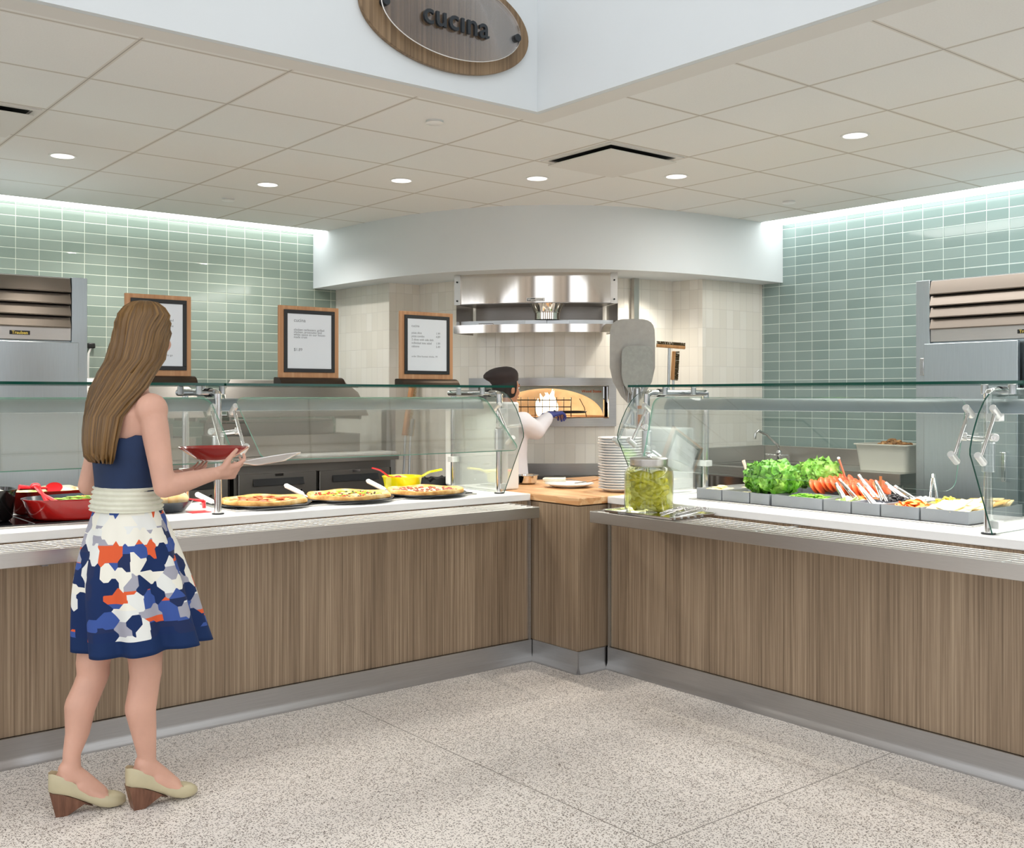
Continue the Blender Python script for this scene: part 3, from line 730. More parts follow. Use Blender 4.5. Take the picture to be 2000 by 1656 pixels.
# ================================================================== PREP TABLES along the left wall
def prep(lab, x0, x1, lidlab=None):
    t = thing('prep_table', lab, 'prep table', ((x0+x1)/2, 6.8, 0))
    obj('cabinet', M().box(x0+.01,x1-.01,6.50,7.26,.12,.985), MT['steeld'], t)
    obj('kick_plate', M().box(x0+.03,x1-.03,6.56,7.2,.0,.12), MT['blackmetal'], t)
    obj('work_ledge', M().box(x0,x1,6.40,6.66,.985,1.025), MT['steelp'], t, bevel=.004)
    # raised rail with open well
    m = M(); a, b = x0+.02, x1-.17
    m.box(a,b,6.66,6.675,1.0255,1.17).box(a,a+.012,6.675,7.05,1.0255,1.17).box(b-.012,b,6.675,7.05,1.0255,1.17).box(a+.012,b-.012,7.035,7.05,1.0255,1.25)
    obj('rail_front', m, MT['steelp'], t, bevel=.003)
    obj('well_floor', M().box(a+.013,b-.013,6.676,7.034,1.0255,1.06), MT['steeld'], t)
    obj('back_shelf', M().box(a,b-.05,6.98,7.10,1.255,1.275), MT['steelp'], t, bevel=.003)
    # lid folded up, with sloping ends
    m = M(); c, d = x0+.02, x1-.13
    bot = [(c,6.80,1.30),(d,6.80,1.30),(d,6.93,1.46),(c,6.93,1.46)]
    def ring(e, g): return [(c+e,6.60+g,1.30),(d-e,6.60+g,1.30),(d-.02-e,6.72+g,1.47),(d-.10-e,6.80+g,1.555),(c+.10+e,6.80+g,1.555),(c+.02+e,6.72+g,1.47)]
    m.rings([ring(0,0), ring(.012,.05)])
    obj('lid', m, MT['steelp'], t, bevel=.003)
    obj('lid_hinge', M().cyl((c+.05,7.02,1.30),(d-.05,7.02,1.30),.012), MT['chrome'], t)
    obj('lid_arm', M().box(c+.03,c+.045,6.66,7.03,1.275,1.30).box(d-.045,d-.03,6.66,7.03,1.275,1.30), MT['steelp'], t)
    n_d = max(1, round((x1-x0)/.56)); w = (x1-x0-.04)/n_d
    for k in range(n_d):
        u0 = x0+.02+k*w+.012; u1 = x0+.02+(k+1)*w-.012
        dr = obj('door', M().box(u0,u1,6.474,6.498,.16,.925), MT['steeld'], t, bevel=.003)
        m = M(); m.rings([[(x,6.474-a_,.845+b_) for a_, b_ in ((.0005,.045),(.016,.0),(.013,-.003),(.0005,.03))] for x in (u0+.10,u1-.10)])
        obj('handle', m, MT['blackmetal'], dr)
        obj('latch', M().box((u0+u1)/2-.03,(u0+u1)/2+.03,6.462,6.473,.905,.922), MT['chrome'], dr)
        obj('lock', M().cyl((u1-.12,6.4735,.80),(u1-.12,6.466,.80),.008), MT['chrome'], dr)
        obj('gasket', M().box(u1+.006,u1+.018,6.49,6.499,.16,.925), MT['darkgap'], t)
    return t
prep('stainless pizza prep table with folded up lid and dark drawers, beside the white pilaster', 2.885, 4.115)
prep('stainless prep table with folded up lid, half hidden behind the shopper', 1.90, 2.875)
tag(obj('cutting_board', M().box(3.38,4.10,6.405,6.62,1.0255,1.043), MT['whiteplastic'], None, None, bevel=.004), 'white plastic cutting board on the ledge of the prep table', 'cutting board')

# ================================================================== SINK BENCH along the right wall
t = thing('sink_bench', 'stainless corner bench with sink and splashback against the right wall', 'bench', (6.1,4.2,0))
m = M().box(5.87,6.405,3.50,4.30,.930,.962).box(5.60,5.72,4.30,4.90,.930,.962).box(6.22,6.405,4.30,4.90,.930,.962).box(5.72,6.22,4.30,4.36,.930,.962).box(5.72,6.22,4.84,4.90,.930,.962)
obj('bench_top', m, MT['steelh'], t)
obj('front_lip', M().box(5.866,5.87,3.497,4.30,.895,.963).box(5.87,6.405,3.494,3.499,.895,.963).box(5.596,5.60,4.296,4.90,.895,.963), MT['steelh'], t)
obj('sink_bowl', M().box(5.72,5.73,4.36,4.84,.70,.93).box(6.21,6.22,4.36,4.84,.70,.93).box(5.73,6.21,4.36,4.37,.70,.93).box(5.73,6.21,4.83,4.84,.70,.93).box(5.73,6.21,4.37,4.83,.69,.70), MT['steeld'], t)
obj('splashback', M().box(6.39,6.41,3.50,4.91,.9625,1.075).box(5.60,6.39,4.91,4.93,.9625,1.075), MT['steelh'], t, bevel=.003)
obj('side_panel', M().box(5.60,5.612,4.31,4.90,.10,.93).box(5.612,6.39,4.885,4.90,.10,.93), MT['hood'], t)
obj('shelf', M().box(5.90,6.39,3.54,4.29,.28,.30), MT['steelh'], t)
for x, y in ((5.90,3.54),(6.36,3.54),(5.63,4.34),(5.90,4.27)):
    obj('leg', M().cyl((x,y,0),(x,y,.93),.02), MT['steelh'], t)
t = thing('faucet', 'chrome swing faucet with two cross handles over the corner sink', 'faucet', (6.30,4.70,.962))
bz = .9625; fx, fy = 6.30, 4.715
obj('base', M().lathe([(.03,0),(.03,.012),(.018,.02),(.018,.05),(.022,.055),(.022,.075),(.014,.085)], (fx,fy,bz), 20), MT['chrome'], t)
a = P(1518,868,X=6.25); b = P(1497,848,X=6.1); c = P(1481,841,X=6.02); d = P(1475,846,X=6.0); e = P(1474,857,X=6.0)
obj('spout', M().tube([(fx,fy,bz+.08),(fx-.005,fy,bz+.11),a,b,c,d,e], [.011,.011,.011,.010,.010,.010,.011], 12), MT['chrome'], t)
for s in (-1, 1):
    h = obj('handle', M().cyl((fx,fy,bz+.045),(fx-.02,fy+s*.075,bz+.05),.009), MT['chrome'], t)
    obj('grip', M().cyl((fx-.02,fy+s*.075-.025,bz+.052),(fx-.02,fy+s*.075+.025,bz+.052),.007), MT['chrome'], h)
t = thing('storage_bin', 'pale plastic storage bin on the bench beside the refrigerator', 'bin', (6.1,3.72,.962))
x0, x1, y0, y1, zt = 6.0, 6.33, 3.52, 3.90, 1.128
m = M()
def rr(x0, x1, y0, y1, z, r=.03, k=5):
    o = []
    for cx, cy, a0 in ((x1-r,y1-r,0),(x0+r,y1-r,90),(x0+r,y0+r,180),(x1-r,y0+r,270)):
        for i in range(k): g = math.radians(a0+90*i/(k-1)); o.append((cx+r*math.cos(g), cy+r*math.sin(g), z))
    return o
m.rings([rr(x0+.02,x1-.02,y0+.02,y1-.02,.963), rr(x0,x1,y0,y1,zt), rr(x0-.01,x1+.01,y0-.01,y1+.01,zt), rr(x0-.01,x1+.01,y0-.01,y1+.01,zt+.008), rr(x0+.008,x1-.008,y0+.008,y1-.008,zt+.008), rr(x0+.028,x1-.028,y0+.028,y1-.028,.975)])
MT['bin'] = plain('bin_plastic', rgb(206,207,198), .4, 0, .02)
obj('tub', m, MT['bin'], t)
def heap(cx, cy, z, rx, ry, h, cnt, size, seed, kind='chip'):
    """a loose heap of small bits as one mesh"""
    r = random.Random(seed); m = M()
    for _ in range(cnt):
        a = r.random()*2*PI; q = math.sqrt(r.random()); x = cx+rx*q*math.cos(a); y = cy+ry*q*math.sin(a)
        if kind.endswith('_box'): x = cx+rx*(2*r.random()-1); y = cy+ry*(2*r.random()-1); q = max(abs(x-cx)/rx, abs(y-cy)/ry)
        zz = z + h*(1-q*q)*(.55+.45*r.random())
        rot = Matrix.Rotation(r.random()*6.3,3,'Z') @ Matrix.Rotation(r.uniform(-.9,.9),3,'X')
        s = size*r.uniform(.7,1.25)
        if kind.startswith('strip'): m.ball((x,y,zz), (s*2.2,s*.35,s*.25), 6, 4, rot)
        elif kind.startswith('disc'): m.ball((x,y,zz), (s,s,s*.22), 9, 4, rot)
        elif kind.startswith('ringlet'):
            rs = [[rot @ Vector(((s+s*.38*math.cos(b))*math.cos(g),(s+s*.38*math.cos(b))*math.sin(g),s*.5*math.sin(b)))+Vector((x,y,zz)) for b in (0,1.57,3.14,4.71)] for g in [k*PI/4 for k in range(8)]]
            m.rings(rs, loop=True)
        else: m.ball((x,y,zz), (s,s*.75,s*.5), 7, 5, rot)
    return m
MT['brownfood'] = mottled('brown_food', [rgb(96,62,28), rgb(150,104,54), rgb(186,140,84)], 40, .6)
tag(obj('dried_mushrooms', heap(6.165,3.71,1.085,.125,.15,.075,170,.024,3), MT['brownfood'], None, None), 'heap of brown food bits filling the pale bin', 'food', kind='stuff')

# ================================================================== WHITE PARTITIONS at the counter ends
tag(obj('partition', M().box(3.60,3.765,4.60,5.10,.9125,1.408), MT['white'], None, None, bevel=.012, seg=3), 'tall white partition block at the oven end of the pizza counter', 'partition')
tag(obj('partition', M().box(4.255,4.43,3.885,4.25,.9125,1.268), MT['white'], None, None, bevel=.012, seg=3), 'white partition block behind the pickle jar', 'partition')

# ================================================================== PEELS AND BRUSHES on the tiled wall
def peel(lab, cx, z0, z1, w, foot_z, s, mt, matblade, grip=None, lean=0., group='pizza peels leaning on the white tiles'):
    """blade outline in the vertical plane facing the room; local x right, y into wall"""
    px_c = P(cx, 774, D=7.0)
    t = thing('pizza_peel', lab, 'pizza peel', (px_c.x, px_c.y, foot_z), math.atan2(-RT[1],RT[0])*-1, group=group, local=True)
    h = z1-z0; pts = []
    for a in range(0, 181, 15):
        g = math.radians(a); ex = .55
        pts.append((w/2*math.copysign(abs(math.cos(g))**ex, math.cos(g)), z1-h*.25+h*.25*abs(math.sin(g))**ex))
    pts += [(-w*.5,z0+h*.42),(-w*.43,z0+h*.25),(-w*.25,z0+h*.08),(-w*.11,z0),(w*.11,z0),(w*.25,z0+h*.08),(w*.43,z0+h*.25),(w*.5,z0+h*.42)]
    f = lambda u, v, d: (u+lean*(v-z0)*.3, s+d-(v-foot_z)*.0, v-foot_z)
    obj('blade', M().prism(pts, f, 0, .004), matblade, t)
    zt = z0+h*.16
    lx = lean
    top = (0, s-.008, zt-foot_z); bot = (lx, s-.008, .001)
    k = .0
    obj('shaft', M().tube([top, (0,s-.010,z0-foot_z), bot], [.010,.013,.014], 12), mt, t)
    obj('socket', M().tube([(-.03,s-.003,z0-foot_z+.0),(-.024,s-.006,zt-foot_z+.0),(0,s-.008,zt-foot_z+.025),(.024,s-.006,zt-foot_z),(.03,s-.003,z0-foot_z)], .004, 8), mt, t)
    for q in (-1, 1): obj('rivet', M().cyl((q*w*.16,s-.006,z0-foot_z+h*.09),(q*w*.2,s-.006,z0-foot_z+h*.2),.004,n=8), mt, t)
    if grip: obj('grip', M().tube([(lx*.45,s-.012,grip-foot_z),(lx,s-.012,.0)], [.0165,.019], 12), MT['gripwood'], t)
    return t
MT['gripwood'] = wood('grip_wood', rgb(150,92,50), rgb(178,114,66), rgb(196,134,84), 30, 2.)
def flr(p): return Vector((p.x,p.y,.02))
peel('large grey pizza peel with a broad blade behind the smaller one', 1234.5, 1.396, 1.957, .302, .60, -.02, MT['alul'], MT['alu'], None, 0.)
peel('pizza peel with a small blade and wooden grip in front of the large one', 1242, 1.437, 1.776, .207, .72, -.06, MT['alul'], MT['alud'] if 'alud' in MT else MT['alu'], 1.378, .03)
MT['bristle'] = mottled('dark_bristles', [rgb(40,32,18), rgb(92,76,36)], 160, .8)
MT['palebristle'] = mottled('pale_bristles', [rgb(176,146,96), rgb(214,186,136)], 160, .8)
MT['brushwood'] = wood('brush_wood', rgb(150,104,58), rgb(176,130,80), rgb(190,150,100), 30, 2.)
def brush(lab, head_a, head_b, out, stick_a, stick_b, bm_, wm, rad=.011, hw=.022, n_b=36, length=.03):
    """brush block from head_a to head_b (points), bristles towards out, stick between two points"""
    fz = min(stick_b.z, stick_a.z)
    t = thing('oven_brush', lab, 'brush', (stick_b.x, stick_b.y, fz), group='oven brushes leaning on the white tiles')
    ax_ = (head_b-head_a); L = ax_.length; ax_.normalize(); out = (out-ax_*out.dot(ax_)).normalized(); sd = ax_.cross(out)
    m = M(); rs = [[head_a+ax_*u+out*a+sd*b for a, b in ((-hw*.6,-hw),(hw*.6,-hw),(hw*.6,hw),(-hw*.6,hw))] for u in (0,L)]
    hd = obj('head', m.rings(rs), wm, t, bevel=.003)
    m = M(); r = random.Random(5)
    for k in range(n_b):
        for j in (-.6, -.2, .2, .6):
            p = head_a+ax_*(L*(k+.5)/n_b)+sd*hw*j+out*hw*.6
            m.tube([p, p+out*length+ax_*r.uniform(-.004,.004)+sd*r.uniform(-.004,.004)], [.0026,.0018], 4)
    obj('bristles', m, bm_, hd, smooth=None)
    obj('stick', M().cyl(stick_a, stick_b, rad), MT['alul'], t)
    return t
up = Vector((0,0,1)); rt = Vector((RT[0],RT[1],0))
Dp = 7.18
brush('oven brush with a wide dark head lying crosswise at the top of its pole', P(1282,675,D=Dp), P(1338,679,D=Dp), up, P(1307,680,D=Dp), flr(P(1297,774,D=Dp)) , MT['bristle'], MT['brushwood'], .0095, .017, 30, .022)
brush('oven brush with an upright wooden head and bristles on its right edge', P(1313,742,D=7.22), P(1316,686,D=7.22), rt, P(1315,742,D=7.22), flr(P(1311,774,D=7.22)), MT['bristle'], MT['brushwood'], .008, .019, 30, .028)
YB = 6.52
brush('pale oven brush leaning in the corner by the white pilaster, the taller one', P(790,850,Y=YB), P(804,755,Y=YB), Vector((1,0,0)), P(792,846,Y=YB), Vector((P(776,774,Y=YB).x,YB-.02,.02)), MT['palebristle'], MT['palewood'] if 'palewood' in MT else MT['bamboo'], .0085, .02, 40, .03)
brush('pale oven brush leaning in the corner by the white pilaster, the shorter one', P(802,852,Y=YB-.05), P(806,818,Y=YB-.05), Vector((1,0,0)), P(802,852,Y=YB-.05), Vector((P(787,774,Y=YB-.05).x,YB-.07,.02)), MT['palebristle'], MT['alu'], .0085, .014, 14, .012)
tag(obj('corner_guard', M().box(4.128,4.150,6.590,6.66,.10,1.42).box(4.150,4.205,6.590,6.5985,.10,1.42), MT['steelm'], None, None), 'steel corner guard on the edge of the left white pilaster', 'corner guard')
# ================================================================== PIZZAS
MT['crust'] = mottled('baked_crust', [rgb(170,112,52), rgb(216,166,96), rgb(238,208,150)], 14, .6, .3, .4)
def pz_mat(name, cols, sc_=26):
    return mottled(name, cols, sc_, .42, .5, .5, 4)
PZ = {'a': pz_mat('pepperoni_cheese', [rgb(150,44,18), rgb(190,76,30), rgb(226,150,74), rgb(244,214,146)]),
      'b': pz_mat('vegetable_cheese', [rgb(168,70,30), rgb(214,140,70), rgb(240,210,140), rgb(236,200,120)], 34),
      'c': pz_mat('bacon_cheese', [rgb(190,96,64), rgb(238,206,150), rgb(246,230,190), rgb(240,216,168)], 38)}
MT['pep'] = mottled('pepperoni', [rgb(150,58,26), rgb(186,92,46), rgb(206,128,70)], 60, .4)
MT['pepper'] = plain('green_pepper', rgb(150,176,52), .35, 0, .15, 40)
MT['olive'] = plain('black_olive', rgb(26,22,24), .25, 0, .2, 40)
MT['bacon'] = plain('ham_bits', rgb(150,74,60), .45, 0, .2, 40)
MT['tomatobit'] = plain('tomato_bits', rgb(204,62,30), .35, 0, .15, 40)
MT['pan'] = plain('dark_pizza_pan', rgb(58,58,60), .3, .7, .1)
def pizza(px, py, r, kind, lab, seed, tops):
    c = P(px, py, Z=.93); z = .9235
    ptray = thing('pizza_pan', 'round dark pan under the ' + lab, 'pan', (c.x, c.y, z), group='round pans under the pizzas')
    obj('plate', M().lathe([(.001,0),(r+.012,0),(r+.02,.008),(r+.018,.0095),(r+.008,.003),(.001,.003)], (c.x,c.y,z), 56), MT['pan'], ptray)
    z += .0035
    t = thing('pizza', lab, 'pizza', (c.x, c.y, z), group='round pizzas on the counter')
    rd = random.Random(seed); n = 72
    wob = [1+.018*math.sin(3*a+seed)+.012*math.sin(7*a)+rd.uniform(-.006,.006) for a in [2*PI*k/n for k in range(n)]]
    prof = [(.001,0),(r*.96,0),(r,.006),(r*1.0,.016),(r*.975,.024),(r*.94,.026),(r*.9,.020),(r*.86,.014),(.001,.012)]
    obj('crust', M().rings([[(c.x+q*wob[k]*math.cos(2*PI*k/n), c.y+q*wob[k]*math.sin(2*PI*k/n), z+h*(1+.12*math.sin(5*2*PI*k/n+seed))) for k in range(n)] for q, h in prof]), MT['crust'], t)
    m = M()
    def top(u, v):
        a = 2*PI*u; q = r*.885*v
        h = .0155+.004*noise.noise(Vector((q*math.cos(a)*38, q*math.sin(a)*38, seed)))
        if v > .95: h = .012
        return (c.x+q*math.cos(a), c.y+q*math.sin(a), z+h)
    obj('topping', m.grid(top, 60, 18), PZ[kind], t)
    for nm, mt, cnt, shape, s in tops:
        m = M()
        for _ in range(cnt):
            a = rd.random()*6.283; q = r*.82*math.sqrt(rd.random()); p = Vector((c.x+q*math.cos(a), c.y+q*math.sin(a), z+.019))
            rot = Matrix.Rotation(rd.random()*6.3,3,'Z') @ Matrix.Rotation(rd.uniform(-.25,.25),3,'X')
            if shape == 'disc': m.ball(p, (s,s*rd.uniform(.7,1),s*.18), 12, 5, rot)
            elif shape == 'strip': m.ball(p, (s*1.8,s*.35,s*.35), 8, 5, rot)
            else: m.ball(p, (s,s*.7,s*.45), 7, 5, rot)
        o = obj(nm, m, MT[mt], t); o['kind'] = 'stuff'
    return c, r
PA = pizza(517,981,.203,'a','pepperoni pizza nearest the shopper',1,[('pepperoni','pep',26,'disc',.023)])
PB = pizza(680,970.5,.212,'b','middle pizza with green pepper, olive and tomato bits',2,[('pepper_bits','pepper',46,'strip',.010),('olive_bits','olive',24,'bit',.008),('tomato_bits','tomatobit',26,'bit',.010)])
PC = pizza(829,961,.205,'c','pizza with ham bits nearest the oven',3,[('ham_bits','bacon',80,'bit',.010)])
def server(a, b, lab):
    t = thing('pizza_server', lab, 'pizza server', (b.x,b.y,b.z), group='pizza servers with white handles')
    d = (b-a).normalized()
    obj('handle', M().tube([a, a.lerp(b,.08), a.lerp(b,.9), b], [.006,.0125,.012,.008], 14), MT['whiteplastic'], t)
    e = b+d*.045; f = Vector((e.x+d.x*.10, e.y+d.y*.10, b.z-.018))
    obj('neck', M().tube([b-d*.005, e, f], [.005,.004,.004], 8), MT['chrome'], t)
    sd = Vector((-d.y,d.x,0)).normalized()
    obj('blade', M().prism([(-.012,0),(.012,0),(.022,.03),(-.022,.03)], lambda u, v, w: f+sd*u+Vector((d.x,d.y,0)).normalized()*(v-.02)+Vector((0,0,w-.001)), 0, .0015), MT['chrome'], t)
server(P(382,964,Y=4.80), P(417,981,Y=4.74), 'white handled server left of the pepperoni pizza')
server(P(556,947,Y=4.82), P(593,966,Y=4.72), 'white handled server between the pepperoni and the middle pizza')
server(P(716,938,Y=4.80), P(753,957,Y=4.70), 'white handled server between the middle pizza and the one nearest the oven')
# heated shelves set in the worktop
for x0, x1, lab in ((2.02,3.40,'dark warming shelf with a steel rim under the pizzas'),(-.6,1.62,'black glass warming shelf under the red casseroles')):
    t = thing('warming_shelf', lab, 'warming shelf', ((x0+x1)/2,4.75,.9112))
    obj('rim', M().box(x0,x1,4.515,4.93,.9112,.918), MT['steelh'], t, bevel=.002)
    obj('plate', M().box(x0+.02,x1-.02,4.53,4.915,.9182,.9228), MT['blackglass'], t, bevel=.001)
    if x0 < 0:
        obj('joint', M().box(1.158,1.163,4.53,4.915,.9229,.9238), MT['alul'], t)
# yellow saucepan
c = P(786,948,Z=.93); cy = 4.90; c = P(786,940,Y=4.93); c.z = .923
t = thing('saucepan', 'yellow enamel saucepan behind the pizza nearest the oven', 'saucepan', c)
obj('pot', M().lathe([(.001,0),(.088,0),(.098,.008),(.108,.062),(.114,.070),(.114,.074),(.106,.073),(.100,.062),(.090,.012),(.001,.010)], c, 44), MT['yellow'], t)
a = P(824,931,Y=4.93); b = P(838,922,Y=4.93); e = P(862,917,Y=4.93)
obj('handle', M().tube([(c.x+.105,c.y,c.z+.064), a+Vector((0,0,.002)), b, e], [.012,.011,.011,.012], 12, .6), MT['yellow'], t)
MT['sauce'] = mottled('pale_sauce', [rgb(226,222,196), rgb(238,236,220)], 20, .3)
tag(obj('sauce', M().lathe([(.001,0),(.100,0),(.099,.004),(.001,.005)], (c.x,c.y,c.z+.052), 36), MT['sauce'], None, None), 'pale sauce filling the yellow saucepan', 'sauce')
s0 = P(727,914,Y=4.93); s1 = P(742,918,Y=4.93); s2 = P(760,931,Y=4.93)
t = thing('ladle', 'red ladle handle sticking out of the yellow saucepan', 'ladle', (s2.x,s2.y,s2.z))
obj('handle', M().tube([s0, s1, s2, (c.x-.04,c.y,c.z+.066)], [.007,.008,.007,.006], 10, .6), MT['redplastic'], t)
obj('bowl', M().ball((c.x-.03,c.y,c.z+.066), (.022,.02,.012)), MT['redplastic'], t)
# black bag heaped on the low equipment behind the counter
MT['blackcloth'] = plain('black_cloth', rgb(34,33,34), .55, 0, .2, 20)
c = P(858,938,Y=5.25); m = M()
def bag(u, v):
    a = 2*PI*u; h = v; q = 1-.25*h; w = 1+.10*noise.noise(Vector((u*9, v*5, 1)))
    return (c.x+.17*q*w*math.cos(a), c.y+.10*q*w*math.sin(a), .60+.345*h+.014*noise.noise(Vector((u*22,v*9,4))))
t = thing('waste_bin', 'waste bin lined with a black crumpled bag beyond the worktop', 'bin', (c.x,c.y,0))
obj('tub', M().lathe([(.001,0),(.15,0),(.17,.62),(.001,.62)], (c.x,c.y,0), 28, 1, .62), MT['blackmetal'], t)
m.grid(bag, 48, 12); ring = [(c.x+.13*math.cos(2*PI*k/30), c.y+.075*math.sin(2*PI*k/30), .945+.01*math.sin(k*2.7)) for k in range(30)]
m.rings([ring, [(c.x+(q[0]-c.x)*.8, c.y+(q[1]-c.y)*.8, .90) for q in ring]], False, True)
obj('liner', m, MT['blackcloth'], t)

# ================================================================== HOT FOOD at the left
def casserole(lab, c, rx, ry, h, outer, inner, knobs=True, rot=0.):
    t = thing('casserole', lab, 'casserole', c, group='oval casseroles of hot food'); n = 52
    pr = [(.0,0),(.80,0),(.88,.012),(.97,h-.012),(1.0,h-.003),(1.0,h),(.955,h),(.93,h-.012),(.84,.016),(.0,.012)]
    def rg(q, z, s=0): return [(c.x+(rx*q+s)*math.copysign(abs(math.cos(2*PI*k/n))**.8,math.cos(2*PI*k/n))+1e-5*k, c.y+(ry*q+s)*math.copysign(abs(math.sin(2*PI*k/n))**.8,math.sin(2*PI*k/n)), c.z+z) for k in range(n)]
    obj('shell', M().rings([rg(max(q,.002),z) for q, z in pr[:6]], True, False), outer, t)
    obj('lining', M().rings([rg(max(q,.002),z) for q, z in pr[5:]], False, True), inner, t)
    return t
MT['iron'] = plain('grey_enamel_lining', rgb(52,58,66), .2, 0, .1)
MT['blackpot'] = plain('black_pot', rgb(18,16,16), .14, 0, .2)
ca = Vector((1.40,4.66,.9243)); casserole('large red oval casserole of vegetables nearest the guests', ca, .255, .155, .088, MT['ceramicred'], MT['iron'])
cb = Vector((1.36,5.02-.16+.12,.9243)); cb = Vector((1.335,4.935,.9243)); casserole('dark red oval casserole of creamy food behind the red one', cb, .19, .105, .100, MT['ceramicdark'], MT['ceramicdark'])
cc_ = Vector((.985,4.74,.9243)); casserole('black pot at the left edge beside the casseroles', cc_, .155, .14, .132, MT['blackpot'], MT['blackpot'])
MT['veg1'] = plain('green_beans', rgb(126,160,50), .4, 0, .25, 60); MT['veg2'] = plain('carrot_sticks', rgb(224,120,40), .4, 0, .2, 60)
MT['creamy'] = mottled('creamy_green_food', [rgb(120,134,62), rgb(190,192,130), rgb(222,218,176), rgb(150,110,54)], 16, .45, .5, .5)
tag(obj('green_beans', heap(ca.x,ca.y,.985,.215,.12,.028,150,.012,11,'strip'), MT['veg1'], None, None), 'green beans and peppers in the large red casserole', 'food', kind='stuff')
tag(obj('carrot_strips', heap(ca.x+.05,ca.y,.990,.15,.10,.028,60,.010,12,'strip'), MT['veg2'], None, None), 'orange carrot strips among the green beans', 'food', kind='stuff')
def mound(c, rx, ry, z, h, seed):
    m = M()
    def f(u, v):
        a = 2*PI*u; q = v; nn = noise.noise(Vector((q*rx*math.cos(a)*24, q*ry*math.sin(a)*24, seed)))
        return (c.x+rx*q*math.cos(a), c.y+ry*q*math.sin(a), z+h*(1-q*q)+.012*nn*(1-q**4))
    return m.grid(f, 44, 12)
tag(obj('creamy_bake', mound(cb,.176,.094,1.014,.028,3), MT['creamy'], None, None), 'green and cream coloured bake in the dark red casserole', 'food')
tag(obj('white_sauce', mound(cc_,.144,.13,1.036,.018,8), MT['sauce'], None, None), 'pale food in the black pot at the left edge', 'food')
# red tongs standing in the vegetables, red pasta scoop lying across
def px3(pts): return [P(x,y,Y=q) for x, y, q in pts]
t = thing('serving_tongs', 'red plastic tongs standing in the large red casserole', 'tongs', P(90,982,Y=4.68))
for e in ((94,984,4.66),(117,983,4.64)):
    q = px3([(68,948,4.78),(76,957,4.76),(84,966,4.73),e]); obj('arm', M().tube(q, [.014,.013,.010,.013], 12, .55), MT['redplastic'], t)
obj('hinge', M().ball(P(69,950,Y=4.78), (.022,.016,.016)), MT['redplastic'], t)
t = thing('serving_spoon', 'red slotted spoon lying across the casseroles behind the tongs', 'spoon', P(80,955,Y=4.84))
obj('handle', M().tube(px3([(37,952,4.84),(60,953,4.84),(92,953,4.84)]), [.018,.012,.008], 10, .7), MT['redplastic'], t)
c = P(106,952,Y=4.84); m = M()
m.rings([[ (c.x+a*math.cos(2*PI*k/20), c.y+.01-.02*s_, c.z+b*math.sin(2*PI*k/20)) for k in range(20)] for a, b, s_ in ((.002,.002,-.6),(.022,.014,-.4),(.034,.022,.1),(.036,.023,.4),(.032,.020,.35))])
obj('bowl', m, MT['redplastic'], t)
# bread bowl and small card half hidden behind the shopper
c = P(328,990,Y=4.72); c.z = .9115
t = thing('bread_bowl', 'dark bowl of bread half hidden behind the shopper\'s skirt', 'bowl', c)
obj('shell', M().lathe([(.001,0),(.06,0),(.075,.006),(.108,.045),(.112,.050),(.104,.047),(.07,.012),(.001,.010)], c, 40), MT['iron'], t)
MT['bread'] = mottled('bread', [rgb(206,150,86), rgb(232,196,140), rgb(244,224,186)], 12, .6, .3, .2)
for k, (dx, dy, dz) in enumerate(((.035,-.01,.058),(-.045,.0,.058),(.0,.05,.062))):
    tag(obj('bread_roll', M().ball((c.x+dx,c.y+dy,c.z+dz), (.058,.04,.036)), MT['bread'], None, None), ['bread roll on the side of the dark bowl nearest the pizzas','bread roll behind the shopper\'s waist in the dark bowl','bread roll at the back of the dark bowl'][k], 'bread', 'bread rolls in the dark bowl')
t = thing('serving_spoon', 'red spoon handle beside the dark bread bowl', 'spoon', (c.x+.12,c.y,.9115))
obj('handle', M().tube([(c.x+.10,c.y+.0,.962),(c.x+.165,c.y-.01,.952)], [.008,.012], 10, .6), MT['redplastic'], t)
obj('foot', M().tube([(c.x+.165,c.y-.01,.952),(c.x+.16,c.y-.03,.922)], [.010,.009], 10, .6), MT['redplastic'], t)
tag(obj('red_napkin', M().box(c.x+.06,c.x+.15,c.y-.14,c.y-.06,.9115,.914), MT['redplastic'], None, None), 'red paper on the white worktop in front of the bread bowl', 'napkin')
c = P(180,965,Y=4.98); c.z = .9235
MT['sponge'] = mottled('yellow_cake', [rgb(232,206,120), rgb(246,230,170)], 20, .7)
t = thing('label_holder', 'small white card in an olive holder behind the red casserole', 'card', c)
q = P(183,956,Y=5.0)
obj('card', M().cbox((q.x+.02,5.0,.99), (.075,.003,.075)), MT['paper'], t)
obj('holder', M().cbox((q.x-.035,5.0,.985), (.022,.016,.03)).cbox((q.x-.035,5.0,.95),(.008,.008,.05)), MT['sponge'], t)
tag(obj('corn_bread', M().tube([(q.x-.01,4.93,.95),(q.x+.09,4.93,.985)], [.03,.035], 14, .6), MT['sponge'], None, None), 'yellow wedge of bread behind the shopper\'s waist', 'bread')

# ================================================================== PICKLE JAR on its tray
t = thing('sheet_tray', 'shallow silver tray on the rail holding the pickle jar', 'tray', (3.712,3.47,.8765))
m = M(); x0, x1, y0, y1 = 3.548,3.862,3.245,3.70; z = .8765
obj('base', M().rings([rr(x0+.008,x1-.008,y0+.008,y1-.008,z,.012), rr(x0,x1,y0,y1,z+.010,.016), rr(x0-.003,x1+.003,y0-.003,y1+.003,z+.0105,.018), rr(x0-.003,x1+.003,y0-.003,y1+.003,z+.013,.018), rr(x0+.004,x1-.004,y0+.004,y1-.004,z+.012,.014), rr(x0+.010,x1-.010,y0+.010,y1-.010,z+.0025,.012)]), MT['chrome'], t)
JC = P(1268,1001,Z=.88); jz = .8798
JC = Vector((JC.x+.055, JC.y+.055, jz))
t = thing('pickle_jar', 'large glass jar of pickles with a steel lid on the tray rail', 'jar', JC)
r_ = .120
